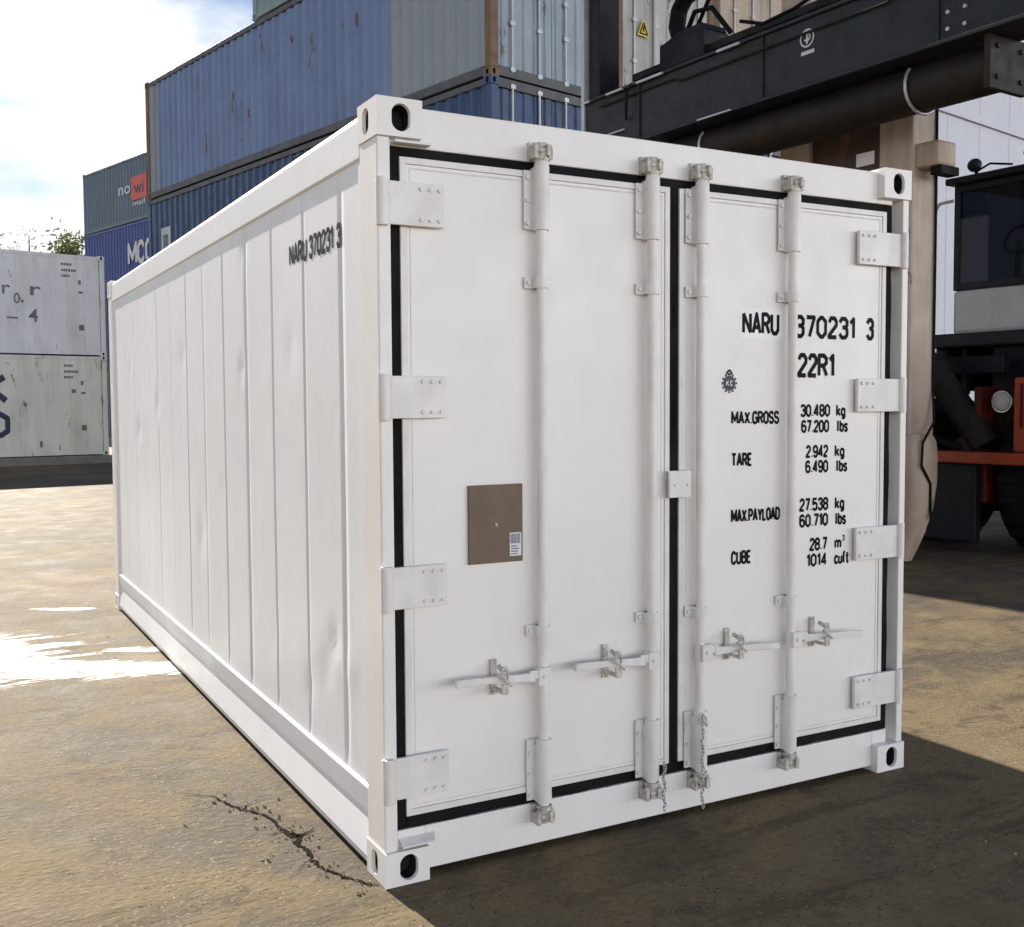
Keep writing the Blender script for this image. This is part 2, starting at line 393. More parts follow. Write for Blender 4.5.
def block_mb(items, weight=.15):
    mb = MB(); lift = 0
    for st, o, r_, u_, w, h in items:
        o, r_, u_ = Vector(o), Vector(r_), Vector(u_); nn = r_.cross(u_)
        gap = .17; tot = sum(GL[c][0] for c in st) + gap*(len(st)-1) + weight
        sx = w/(tot*h); x = weight/2
        for ch in st:
            gw, lines = GL[ch]
            for ln in lines:
                P2 = [((x+a)*sx*h, b*(1-weight)*h + weight*.5*h) for a, b in ln]
                hw = weight*.5*h
                for i in range(len(P2)-1):
                    a, b = Vector(P2[i]), Vector(P2[i+1]); d_ = (b-a)
                    if d_.length < 1e-6: continue
                    n_ = Vector((-d_.y, d_.x)).normalized()*hw; n_.x *= .88; lift += 1
                    q = nn*(.00002*(lift % 23))
                    mb.add([o+r_*p.x+u_*p.y+q for p in (a-n_, b-n_, b+n_, a+n_)], [(0, 1, 2, 3)])
                for i, p in enumerate(P2):
                    if 0 < i < len(P2)-1 or P2[0] == P2[-1]:
                        lift += 1; q = nn*(.00002*(lift % 23)+.0003)
                        mb.add([o+r_*(p[0]+hw*.88*math.cos(t))+u_*(p[1]+hw*math.sin(t))+q for t in [k*math.pi/4 for k in range(8)]], [tuple(range(8))])
            x += gw + gap
    return mb

# ------------------------------------------------------------------ ground
gm = bpy.data.materials.new('dusty yard paving'); gm.use_nodes = True
N, L = gm.node_tree.nodes, gm.node_tree.links
pb = N['Principled BSDF']
tcg = N.new('ShaderNodeTexCoord')
def gnoise(scale, det=6, rough=.6, mapscale=None, rot=0, loc=(0, 0, 0)):
    n = N.new('ShaderNodeTexNoise'); n.inputs['Scale'].default_value = scale; n.inputs['Detail'].default_value = det
    n.inputs['Roughness'].default_value = rough
    mp_ = N.new('ShaderNodeMapping'); mp_.inputs['Scale'].default_value = mapscale or (1, 1, 1)
    mp_.inputs['Rotation'].default_value = (0, 0, rot); mp_.inputs['Location'].default_value = loc
    L.new(tcg.outputs['Object'], mp_.inputs['Vector']); L.new(mp_.outputs['Vector'], n.inputs['Vector'])
    return n.outputs['Fac']
def gmap(v, a, b, c=0., d=1.):
    r = N.new('ShaderNodeMapRange'); r.inputs[1].default_value = a; r.inputs[2].default_value = b
    r.inputs[3].default_value = c; r.inputs[4].default_value = d
    L.new(v, r.inputs[0]); return r.outputs[0]
def gmix(f, a, b, mode='MIX'):
    x = N.new('ShaderNodeMixRGB'); x.blend_type = mode
    for i, c in (('Fac', f), ('Color1', a), ('Color2', b)):
        if isinstance(c, (int, float)): x.inputs[i].default_value = c if i == 'Fac' else (c, c, c, 1)
        elif isinstance(c, tuple): x.inputs[i].default_value = (*c, 1)
        else: L.new(c, x.inputs[i])
    return x.outputs[0]
def gmath(op, a, b=None):
    x = N.new('ShaderNodeMath'); x.operation = op
    for i, c in ((0, a), (1, b)):
        if c is None: continue
        if isinstance(c, (int, float)): x.inputs[i].default_value = c
        else: L.new(c, x.inputs[i])
    return x.outputs[0]
ROT = R(28.6)
big = gnoise(.5, 6, .6); mid = gnoise(2.2, 9, .7); fine = gnoise(30, 8, .75, (.8, 1.6, 1), ROT); streak = gnoise(1.5, 9, .7, (.45, 3.0, 1), ROT)
c = gmix(gmap(big, .42, .58), (.078, .062, .048), (.170, .126, .072))
c = gmix(gmap(mid, .48, .60, 0, .8), c, (.20, .148, .080))
c = gmix(gmap(gnoise(3.4, 9, .72, (1, 1, 1), 0, (5, 3, 0)), .54, .64, 0, .7), c, (.052, .040, .031))
c = gmix(gmap(streak, .54, .64, 0, .7), c, (.044, .033, .024))
c = gmix(gmap(gnoise(1.3, 8, .7, (1, 1.6, 1), ROT, (9, 2, 0)), .58, .68, 0, .6), c, (.21, .178, .125))
spk = gnoise(34, 6, .8, (.7, 1.4, 1), ROT)
c = gmix(gmap(spk, .54, .68, 0, .65), c, (.29, .23, .145))
c = gmix(gmap(spk, .45, .34, 0, .7), c, (.024, .018, .013))
vor = N.new('ShaderNodeTexVoronoi'); vor.inputs['Scale'].default_value = 62
L.new(tcg.outputs['Object'], vor.inputs['Vector'])
vc = N.new('ShaderNodeSeparateColor'); L.new(vor.outputs['Color'], vc.inputs[0])
dot_ = gmap(vor.outputs['Distance'], .36, .26)
patchy = gmap(gnoise(1.7, 5, .6, (1, 1, 1), 0, (2, 8, 0)), .42, .58, .25, 1)
c = gmix(gmath('MULTIPLY', gmath('MULTIPLY', dot_, gmap(vc.outputs[0], .80, .84)), patchy), c, (.27, .22, .145))
c = gmix(gmath('MULTIPLY', gmath('MULTIPLY', dot_, gmap(vc.outputs[1], .80, .84)), patchy), c, (.020, .016, .012))
# wet-ground glare painted as a pale patch with tyre smears beside the container
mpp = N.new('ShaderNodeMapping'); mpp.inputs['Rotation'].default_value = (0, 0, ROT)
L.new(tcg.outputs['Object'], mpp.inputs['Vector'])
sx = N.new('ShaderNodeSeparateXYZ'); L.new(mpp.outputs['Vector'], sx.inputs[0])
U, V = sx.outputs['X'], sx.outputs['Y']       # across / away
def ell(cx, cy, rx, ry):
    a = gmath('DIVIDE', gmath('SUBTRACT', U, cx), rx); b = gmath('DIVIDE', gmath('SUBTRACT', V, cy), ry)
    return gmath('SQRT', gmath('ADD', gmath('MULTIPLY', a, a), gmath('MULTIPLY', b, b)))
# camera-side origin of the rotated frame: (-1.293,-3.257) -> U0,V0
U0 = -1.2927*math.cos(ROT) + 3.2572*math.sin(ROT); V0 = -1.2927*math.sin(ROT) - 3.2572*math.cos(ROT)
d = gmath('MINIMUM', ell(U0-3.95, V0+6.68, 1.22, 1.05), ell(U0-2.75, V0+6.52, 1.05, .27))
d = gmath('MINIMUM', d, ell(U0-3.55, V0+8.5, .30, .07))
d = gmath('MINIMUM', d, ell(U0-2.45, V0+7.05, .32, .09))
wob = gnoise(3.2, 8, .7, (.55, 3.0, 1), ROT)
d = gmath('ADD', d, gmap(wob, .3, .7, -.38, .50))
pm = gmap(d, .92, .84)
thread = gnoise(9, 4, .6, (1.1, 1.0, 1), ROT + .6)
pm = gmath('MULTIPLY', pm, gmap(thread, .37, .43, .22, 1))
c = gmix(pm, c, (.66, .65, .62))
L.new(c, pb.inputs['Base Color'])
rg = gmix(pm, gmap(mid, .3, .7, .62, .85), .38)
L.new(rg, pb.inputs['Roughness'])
pb.inputs['Specular IOR Level'].default_value = .30
pb.inputs['Specular Tint'].default_value = (1.0, .80, .50, 1)
hgt = gmath('ADD', gmath('MULTIPLY', fine, 1.1), gmath('MULTIPLY', mid, 1.0))
hgt = gmath('ADD', hgt, gmath('MULTIPLY', streak, .5))
bp = N.new('ShaderNodeBump'); bp.inputs['Strength'].default_value = .8; bp.inputs['Distance'].default_value = .016
L.new(hgt, bp.inputs['Height']); L.new(bp.outputs['Normal'], pb.inputs['Normal'])
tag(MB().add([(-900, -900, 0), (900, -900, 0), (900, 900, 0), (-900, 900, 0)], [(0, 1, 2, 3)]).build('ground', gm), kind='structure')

# crack in the paving: ragged dark fissure with a crumbled pit
M['crack'] = mat('open fissure', (.014, .010, .007), .95, var=.3, scale=40, spec=.03)
cp = [(-.295, 1.115, .012), (-.27, 1.02, .010), (-.235, .93, .013), (-.185, .86, .010), (-.16, .745, .012), (-.155, .64, .018), (-.14, .585, .030),
      (-.115, .575, .036), (-.148, .50, .022), (-.135, .42, .016), (-.145, .34, .014), (-.135, .25, .012), (-.095, .16, .010), (-.05, .075, .008), (-.012, .03, .005)]
pts = []
for i in range(len(cp)-1):
    a, b = cp[i], cp[i+1]
    for k in range(6):
        t = k/6; j = .006
        pts.append((a[0]+(b[0]-a[0])*t+random.uniform(-j, j), a[1]+(b[1]-a[1])*t+random.uniform(-j, j), (a[2]+(b[2]-a[2])*t)*random.uniform(.35, 1.0)))
ck = MB(); vs = []
for i, p in enumerate(pts):
    q0, q1 = pts[max(0, i-1)], pts[min(len(pts)-1, i+1)]
    n = Vector((-(q1[1]-q0[1]), q1[0]-q0[0], 0)).normalized()
    vs += [(p[0]+n.x*p[2]*.7, p[1]+n.y*p[2]*.7, .004), (p[0]-n.x*p[2]*.7, p[1]-n.y*p[2]*.7, .004)]
ck.add(vs, [(2*i, 2*i+1, 2*i+3, 2*i+2) for i in range(len(pts)-1)])
def branch(p0, dirx, diry, n, w0):
    vs = []; x, y = p0
    for i in range(n):
        w_ = w0*(1-i/n)*random.uniform(.5, 1.1); ln = math.hypot(dirx, diry)
        vs += [(x-diry/ln*w_, y+dirx/ln*w_, .0043), (x+diry/ln*w_, y-dirx/ln*w_, .0043)]
        x += dirx*random.uniform(.6, 1.4); y += diry*random.uniform(.6, 1.4); dirx += random.uniform(-.006, .006); diry += random.uniform(-.006, .006)
    ck.add(vs, [(2*i, 2*i+1, 2*i+3, 2*i+2) for i in range(n-1)])
branch((-.155, .64), -.012, .004, 9, .006); branch((-.235, .93), .010, .012, 10, .005); branch((-.145, .34), -.012, -.006, 8, .005); branch((-.115, .575), .014, .002, 6, .010); branch((-.295, 1.115), -.008, .014, 12, .005)
tag(ck.build('ground_crack', M['crack']), kind='structure')

# loose grit lying on the paving
rg_ = random.Random(3); b = MB()
for k in range(900):
    w_ = 1.6 + 6*rg_.random()**1.6; u_ = rg_.uniform(-.62, .0)*w_
    if rg_.random() < .2: w_ = rg_.uniform(3.5, 7); u_ = rg_.uniform(.30, .5)*w_
    gx = -1.2927 + u_*math.cos(yaw) + w_*math.sin(yaw); gy = -3.2572 - u_*math.sin(yaw) + w_*math.cos(yaw)
    if -.03 < gx < 2.47 and -.03 < gy < 5.9: continue
    if noise.noise((gx*.9, gy*.9, 3)) < .05: continue
    r_ = .002 + .006*rg_.random()**4
    a_ = rg_.uniform(0, 3)
    vs = [(gx+r_*rg_.uniform(.7, 1.3)*math.cos(a_+t), gy+r_*rg_.uniform(.7, 1.3)*math.sin(a_+t), .0) for t in (0, 1.3, 2.5, 3.8, 5.0)]
    vs += [(gx+(v[0]-gx)*.6, gy+(v[1]-gy)*.6, r_*rg_.uniform(.5, 1.0)) for v in vs]
    b.add(vs, [(i, (i+1) % 5, 5+(i+1) % 5, 5+i) for i in range(5)]+[(5, 6, 7, 8, 9)])
for k in range(110):
    p = pts[rg_.randrange(len(pts))]; s_ = .035 if rg_.random() < .6 else .09
    gx, gy = p[0]+rg_.gauss(0, s_), p[1]+rg_.gauss(0, s_)
    if gx > -.01: continue
    r_ = .0018 + .0065*rg_.random()**3; a_ = rg_.uniform(0, 3)
    vs = [(gx+r_*rg_.uniform(.7, 1.3)*math.cos(a_+t), gy+r_*rg_.uniform(.7, 1.3)*math.sin(a_+t), .0) for t in (0, 1.3, 2.5, 3.8, 5.0)]
    vs += [(gx+(v[0]-gx)*.6, gy+(v[1]-gy)*.6, .005+r_*rg_.uniform(.5, 1.0)) for v in vs]
    b.add(vs, [(i, (i+1) % 5, 5+(i+1) % 5, 5+i) for i in range(5)]+[(5, 6, 7, 8, 9)])
M['grit'] = mat('grit stone', (.30, .235, .15), .85, var=.5, scale=30)
tag(b.build('loose_grit', M['grit']), 'loose grit and small stones scattered over the sandy paving', 'grit', kind='stuff')

# ------------------------------------------------------------------ the white container
root = empty('refrigerated_container')
tag(root, 'clean white container standing alone on the ground with closed double doors and black door seals', 'container')
W, LEN, HT = 2.438, 5.80, 2.591
D = .030                                     # doors, header and sill sit this far behind the castings

def casting(x0, x1, y0, y1, z0, z1, xs, ys):
    """corner fitting; xs/ys = -1/+1 side that carries an oval hole on the x / y face"""
    b = MB(); w, l, h = x1-x0, y1-y0, z1-z0
    zc = h*.5
    if ys < 0: b.holed((x0, y0, z0), (1, 0, 0), (0, 0, 1), w, h, w*.53, zc, .030, .042, .07)
    else: b.holed((x1, y1, z0), (-1, 0, 0), (0, 0, 1), w, h, w*.5, zc, .030, .042, .07)
    if xs < 0: b.holed((x0, y1, z0), (0, -1, 0), (0, 0, 1), l, h, l*.42, zc, .026, .040, .07)
    else: b.holed((x1, y0, z0), (0, 1, 0), (0, 0, 1), l, h, l*.5, zc, .026, .040, .07)
    v = [(x0,y0,z0),(x1,y0,z0),(x1,y1,z0),(x0,y1,z0),(x0,y0,z1),(x1,y0,z1),(x1,y1,z1),(x0,y1,z1)]
    fs = [(0,3,2,1),(4,5,6,7)]
    fs.append((1,2,6,5) if xs < 0 else (3,0,4,7)); fs.append((2,3,7,6) if ys < 0 else (0,1,5,4))
    b.add(v, fs)
    return b
for (x0, x1, xs) in ((-.004, .156, -1), (W-.158, W+.004, 1)):
    for (y0, y1, ys) in ((-.006, .166, -1), (LEN-.172, LEN+.006, 1)):
        for (z0, z1) in ((.002, .118), (2.474, 2.598)):
            casting(x0, x1, y0, y1, z0, z1, xs, ys).build('corner_casting', [M['white'], M['dark']], root)
# door-end posts
MB().box(0, .046, .004, .165, .118, 2.474).build('corner_post', M['white'], root, .006)
b = MB().box(W-.034, W, .004, .165, .118, 2.474)
b.box(W-.069, W-.034, D+.035, .165, .118, 2.474)
b.build('corner_post', M['white'], root, .004)
MB().box(0, .10, LEN-.165, LEN, .118, 2.474).build('corner_post', M['white'], root, .006)
MB().box(W-.10, W, LEN-.165, LEN, .118, 2.474).build('corner_post', M['white'], root, .006)
# header and sill
b = MB().box(.156, W-.158, D, .15, 2.452, 2.584); b.box(.054, .156, D, .15, 2.452, 2.4735); b.box(W-.158, W-.069, D, .15, 2.452, 2.4735)
b.build('door_header', M['white'], root, .004)
b = MB().box(.156, W-.158, D, .16, .024, .175); b.box(.054, .156, D, .15, .1185, .175); b.box(W-.158, W-.069, D, .15, .1185, .175)
b.build('door_sill', M['white'], root, .004)
# small drip plates over the castings
MB().box(.058, .185, -.012, D, 2.456, 2.464).build('drip_plate', M['hardware'], root)
MB().add([(.06, -.005, .125), (.175, -.005, .128), (.19, D, .145), (.06, D, .145), (.06, -.005, .130), (.175, -.005, .133), (.19, D, .150), (.06, D, .150)],
         [(0,3,2,1),(4,5,6,7),(0,1,5,4),(1,2,6,5),(2,3,7,6),(3,0,4,7)]).build('drip_plate', M['hardware'], root)

# door seals: soft ragged black strips
def strip(x0, x1, z0, z1, vert, y=D+.004):
    n = 40; vs = []; th = .03
    for i in range(n+1):
        t = i/n; j1 = .0035*noise.noise((x0*9+t*14, z0*7, 1)); j2 = .006*noise.noise((x1*9+t*11, z1*5, 4))
        if vert:
            z = z0+(z1-z0)*t; a, b_ = (x0+j1, z), (x1+j2, z)
        else:
            x = x0+(x1-x0)*t; a, b_ = (x, z1+j1), (x, z0+j2)
        vs += [(a[0], y, a[1]), (b_[0], y, b_[1]), (a[0], y+th, a[1]), (b_[0], y+th, b_[1])]
    fs = []
    for i in range(n):
        k = 4*i
        fs += [(k, k+1, k+5, k+4), (k+2, k+6, k+7, k+3), (k, k+4, k+6, k+2), (k+1, k+3, k+7, k+5)]
    if not vert: fs = [f for f in fs]
    return MB().add(vs, fs)
MB().box(.0465, W-.069, D+.05, D+.09, .175, 2.452).build('door_shade_backing', M['dark'], root)

RIGHT, UP = (1, 0, 0), (0, 0, 1)
def bolt(b, x, y, z, r=.008, h=.006): b.cyl((x, y, z), (x, y-h, z), r, r*.8, 8)

def hinge(side, zc, door):
    h = .070; b = MB()
    if side < 0:
        b.box(.040, .236, D-.028, D-.012, zc-h, zc+h)
        for k in range(3):
            for s in (-1, 1): bolt(b, .152+.033*k, D-.028, zc+s*(h-.020), .0075, .007)
        b.box(-.004, .040, D-.030, D-.010, zc-h, zc+h)
        b.build('hinge', M['hardware'], door, .003)
        MB().cyl((.012, D-.034, zc-h-.006), (.012, D-.034, zc+h+.006), .020, n=18).build('hinge_pin', M['hardware'], door)
    else:
        b.box(W-.292, W-.046, D-.028, D-.012, zc-h, zc+h)
        for k in range(3):
            for s in (-1, 1): bolt(b, W-.270+.034*k, D-.028, zc+s*(h-.020), .0075, .007)
        b.build('hinge', M['hardware'], door, .003)
        MB().cyl((W-.030, D-.030, zc-h-.006), (W-.030, D-.030, zc+h+.006), .017, n=18).build('hinge_pin', M['hardware'], door)

def lockrod(x, door, hdir, hx_end, catch_x):
    yr = -.006; r = .0190
    MB().cyl((x, yr, .150), (x, yr, 2.505), r, n=20).build('locking_rod', M['hardware'], door)
    for (z0, z1, top) in ((2.212, 2.450, True), (.188, .418, False)):
        b = MB()
        b.cyl((x, yr-.002, z0), (x, yr-.002, z1-.02 if top else z1), .0275, n=20)
        if top: b.cyl((x, yr-.002, z1-.02), (x, yr-.002, z1+.004), .0275, .022, 20)
        b.box(x-.056, x+.034, D-.014, D-.006, z0+.004, z1-(.03 if top else .004))
        b.box(x-.0275, x+.0275, yr, D-.006, z0+.002, z1-.022)
        for k in range(3): bolt(b, x-.045, D-.016, z0+.025+(z1-z0-.08)*k/2, .0085, .008)
        b.build('rod_sleeve', M['hardware'], door, .002)
    for zc in (2.032, .806):
        b = MB()
        b.cyl((x, yr, zc-.020), (x, yr, zc+.020), .026, n=20)
        b.box(x-.055, x+.030, D-.014, D-.004, zc-.020, zc+.020)
        b.box(x-.026, x+.026, yr, D-.004, zc-.020, zc+.020)
        bolt(b, x-.041, D-.014, zc, .009, .008)
        b.build('rod_bracket', M['hardware'], door, .002)
    # cams and keepers
    for zc, s in ((2.484, 1), (.142, -1)):
        b = MB()
        b.box(x-.034, x+.042, D-.012, D-.001, zc-.034, zc+.034)
        for dx in (-.030, .026): 
            b.box(x+dx-.008, x+dx+.008, -.030, D-.012, zc-.030, zc+.012)
            b.ball((x+dx, -.018, zc+.014), .011)
        b.cyl((x, yr, zc-.026), (x, yr, zc+.026), .024, n=14)
        b.cyl((x-.022, yr-.018, zc-.004), (x+.030, yr-.018, zc+.006), .011, n=10)
        b.cyl((x, yr, zc-s*.036), (x, yr, zc-s*.026), .029, n=14)
        b.box(x+.004, x+.016, -.045, -.016, zc-.020, zc+.018)
        b.build('cam_keeper', M['cam'], door, .002)
    # handle with hub and catch
    zc = .650
    b = MB()
    hub = x + hdir*.012
    b.box(hub-.024, hub+.024, -.040, -.012, zc-.034, zc+.030)
    b.cyl((hub, -.046, zc), (hub, -.036, zc), .008, n=8)
    x1 = x + hdir*.05
    pts_, n_ = [], 10
    for k in range(n_+1):
        t = k/n_; px = x1+(hx_end-x1)*t
        pts_.append((px, -.030-.014*math.sin(t*2.6), zc+(.016*t if hdir < 0 else -.014*t)+.006*math.sin(t*3)))
    vs, fs = [], []
    for k, (px, py, pz) in enumerate(pts_):
        hh = .016 - .005*math.sin(k/n_*3.0) if k < n_-1 else .012
        dd = .008
        vs += [(px, py-dd, pz-hh), (px, py+dd, pz-hh), (px, py+dd, pz+hh), (px, py-dd, pz+hh)]
    for k in range(n_):
        for j in range(4): 
            f = (4*k+j, 4*k+(j+1) % 4, 4*k+4+(j+1) % 4, 4*k+4+j); fs.append(f if hdir > 0 else f[::-1])
    fs += [(0, 3, 2, 1), (4*n_, 4*n_+1, 4*n_+2, 4*n_+3)]
    b.add(vs, fs)
    b.box(min(hub, x1+hdir*.02), max(hub, x1+hdir*.02), -.036, -.026, zc-.006, zc+.024)
    b.build('handle', M['hardware'], door, .002)
    b = MB()
    cx = catch_x
    b.box(cx-.012, cx+.012, D-.012, D-.003, zc-.055, zc+.070)
    b.box(cx-.010, cx+.010, -.066, D-.012, zc-.036, zc-.026)
    b.box(cx-.012, cx+.012, -.070, -.060, zc-.036, zc+.000)
    b.cyl((cx, -.02, zc+.052), (cx, -.066, zc+.040), .009, n=8)
    b.tube([(cx+.020*math.cos(t)*.6, -.066+.004*math.sin(t), zc+.036+.024*math.sin(t)) for t in [k*math.pi/7 for k in range(14)]], .004, 6, closed=True)
    b.tube([(cx-.02, -.062, zc+.030), (cx, -.070, zc+.014), (cx+.026, -.066, zc-.008)], .006, 6)
    bolt(b, cx, D-.012, zc-.046, .007, .008)
    b.build('handle_catch', M['cam'], door, .0015)

def door_leaf(x0, x1, z0=.220, z1=2.420):
    d_ = MB().box(x0+.022, x1-.022, D, D+.045, z0+.022, z1-.022).build('door', M['white'], root, .003)
    b = MB(); y0, y1 = D-.004, D+.044
    b.box(x0, x0+.0215, y0, y1, z0, z1); b.box(x1-.0215, x1, y0, y1, z0, z1)
    b.box(x0+.0215, x1-.0215, y0, y1, z0, z0+.0215); b.box(x0+.0215, x1-.0215, y0, y1, z1-.0215, z1)
    # inner bead line
    bx = .036
    for a in (((x0+bx, z0+bx), (x1-bx, z0+bx)), ((x1-bx, z0+bx), (x1-bx, z1-bx)), ((x1-bx, z1-bx), (x0+bx, z1-bx)), ((x0+bx, z1-bx), (x0+bx, z0+bx))):
        b.cyl((a[0][0], D+.001, a[0][1]), (a[1][0], D+.001, a[1][1]), .0035, n=8)
    b.build('door_edge_trim', M['hardware'], d_, .002)
    return d_
XL0, XL1, XR0, XR1 = .088, 1.183, 1.228, 2.330
dl = door_leaf(XL0, XL1); dr = door_leaf(XR0, XR1)
for nm, dd_, args in (('door_seal', dl, [(.0465, XL0+.003, .178, 2.450, True), (XL0, 1.2055, .178, .222, False), (XL0, 1.2055, 2.418, 2.450, False), (XL1-.002, 1.2055, .222, 2.418, True)]),
                      ('door_seal', dr, [(XR1-.002, W-.069, .178, 2.450, True), (1.2056, XR1, .178, .222, False), (1.2056, XR1, 2.418, 2.450, False), (1.2056, XR0+.002, .222, 2.418, True)])):
    mbs = MB()
    for a in args:
        q = strip(*a); mbs.add(q.v, q.f)
    so = mbs.build(nm, M['rubber'], dd_)
    # consistent normals
    bm = bmesh.new(); bm.from_mesh(so.data); bmesh.ops.recalc_face_normals(bm, faces=bm.faces); bm.to_mesh(so.data); bm.free()
for z in (2.264, 1.634, 1.002, .362):
    hinge(-1, z, dl); hinge(1, z-.006 if z > 2 else z+.006, dr)
lockrod(.604, dl, -1, .245, .418)
lockrod(1.077, dl, -1, .718, .886)
lockrod(1.307, dr, 1, 1.680, 1.462)
lockrod(1.770, dr, 1, 2.140, 1.916)
# brown plate with a barcode label
pl = MB().box(.326, .537, D-.012, D-.001, 1.058, 1.331).build('data_plate', M['brown_plate'], dl, .002)
# (sub-parts of the door)
b = MB()
b.box(.484, .530, D-.0135, D-.0122, 1.078, 1.160)
b.build('barcode_label', M['label'], dl)
b = MB()
for k in range(7):
    w = random.choice((.0015, .003, .002)); b.box(.488+k*.0057, .488+k*.0057+w, D-.0150, D-.0138, 1.122, 1.156)
for k in range(4): b.box(.489, .512+.004*(k % 3), D-.0150, D-.0138, 1.084+k*.009, 1.087+k*.009)
MB().cyl((.430, D-.0122, 1.192), (.430, D-.017, 1.192), .005, n=8).build('rivet', M['cam'], dl)
b.build('barcode', M['fadedink'], dl)
# small locking plate across the middle seal
b = MB().box(1.160, 1.262, D-.036, D-.024, 1.252, 1.354); b.box(1.235, 1.262, D-.024, D-.001, 1.252, 1.354)
bolt(b, 1.185, D-.036, 1.30, .006); bolt(b, 1.245, D-.036, 1.30, .006)
b.build('overlap_plate', M['hardware'], dr, .006)

TY = D-.0012
def T(st, x0, x1, z0, h): return (st, (x0, TY, z0), RIGHT, UP, x1-x0, h)
blocks = [
    [T('NARU', 1.538, 1.732, 1.879, .092)], [T('370231', 1.808, 2.158, 1.872, .096)], [T('3', 2.217, 2.264, 1.872, .096)], [T('22R1', 1.829, 2.040, 1.712, .101)],
    [T('MAX.GROSS', 1.485, 1.735, 1.524, .054)], [T('30.480', 1.848, 2.015, 1.550, .054), T('kg', 2.048, 2.103, 1.550, .054)], [T('67.200', 1.853, 2.010, 1.485, .054), T('lbs', 2.052, 2.118, 1.485, .054)],
    [T('TARE', 1.486, 1.594, 1.357, .056)], [T('2.942', 1.880, 2.006, 1.381, .054), T('kg', 2.042, 2.100, 1.381, .054)], [T('6.490', 1.878, 2.007, 1.318, .054), T('lbs', 2.050, 2.117, 1.318, .054)],
    [T('MAX.PAYLOAD', 1.487, 1.742, 1.134, .055)], [T('27.538', 1.847, 2.010, 1.160, .056), T('kg', 2.046, 2.102, 1.160, .056)], [T('60.710', 1.847, 2.010, 1.094, .056), T('lbs', 2.048, 2.113, 1.094, .056)],
    [T('CUBE', 1.488, 1.592, .967, .056)], [T('28.7', 1.905, 2.006, .993, .056), T('m', 2.046, 2.088, .993, .056), T('3', 2.091, 2.106, 1.025, .026)], [T('1014', 1.888, 2.007, .927, .056), T('cuft', 2.046, 2.134, .927, .056)],
]
for bl in blocks:
    for it in bl: block_mb([it], .185 if it[5] > .08 else .20).build('lettering', M['ink'], dr)
# white sticker behind the owner code
MB().box(1.524, 1.748, D-.0008, D+.001, 1.866, 1.984).build('sticker', mat('fresh sticker', (.90, .88, .86), .4, var=.02), dr)
# round crest: spoked ring with letters and a small crown loop
M['crest'] = mat('violet black crest ink', (.035, .030, .065), .55, var=.1)
b = MB(); cx, cz = 1.475, 1.690
def ring(b, cx, cz, r0, r1, y, n=20, a0=0, a1=2*math.pi):
    vs = []
    for k in range(n+1):
        t = a0+(a1-a0)*k/n
        vs += [(cx+r0*math.cos(t), y, cz+r0*math.sin(t)), (cx+r1*math.cos(t), y, cz+r1*math.sin(t))]
    b.add(vs, [(2*k, 2*k+1, 2*k+3, 2*k+2) for k in range(n)])
ring(b, cx, cz-.003, .0, .030, TY)
for k in range(12):
    t = k*math.pi/6
    p = Vector((cx+.031*math.cos(t), TY, cz-.003+.031*math.sin(t))); w = Vector((-math.sin(t), 0, math.cos(t)))*.006; q = Vector((math.cos(t), 0, math.sin(t)))*.008
    b.add([p-w, p+w, p+w*.6+q, p-w*.6+q], [(0, 1, 2, 3)])
ring(b, cx, cz+.040, .004, .012, TY, 12); ring(b, cx, cz+.030, .012, .018, TY, 10, 0, math.pi)
cr_ = b.build('crest', M['crest'], dr)
for ch, xo in (('K', -.017), ('C', .002)): block_mb([(ch, (cx+xo, TY-.0012, cz-.014), RIGHT, UP, .015, .022)], .2).build('crest_letter', M['label'], dr)

# seal chains at the middle rods
def chain(x, z0, z1, door, y=-.050):
    b = MB(); n = int((z0-z1)/.014)
    for k in range(n):
        zc = z0-(k+.5)*(z0-z1)/n; xx = x+.004*math.sin(k*1.3)
        pts_ = []
        for j in range(8):
            t = j*math.pi/4; a, c_ = .0058*math.cos(t), .0105*math.sin(t)
            pts_.append((xx+(a if k % 2 else 0), y+(0 if k % 2 else a), zc+c_))
        b.tube(pts_, .0022, 5, closed=True)
    b.build('chain', M['chain'], door)
chain(1.104, .26, .075, dl); chain(1.286, .37, .05, dr)
b = MB(); b.tube([(1.286, -.052, .372), (1.272, -.056, .395), (1.280, -.060, .418), (1.296, -.056, .408), (1.300, -.054, .385)], .0045, 6)
b.cyl((1.276, -.058, .405), (1.304, -.054, .372), .007, n=8)
b.build('padlock', M['cam'], dr)

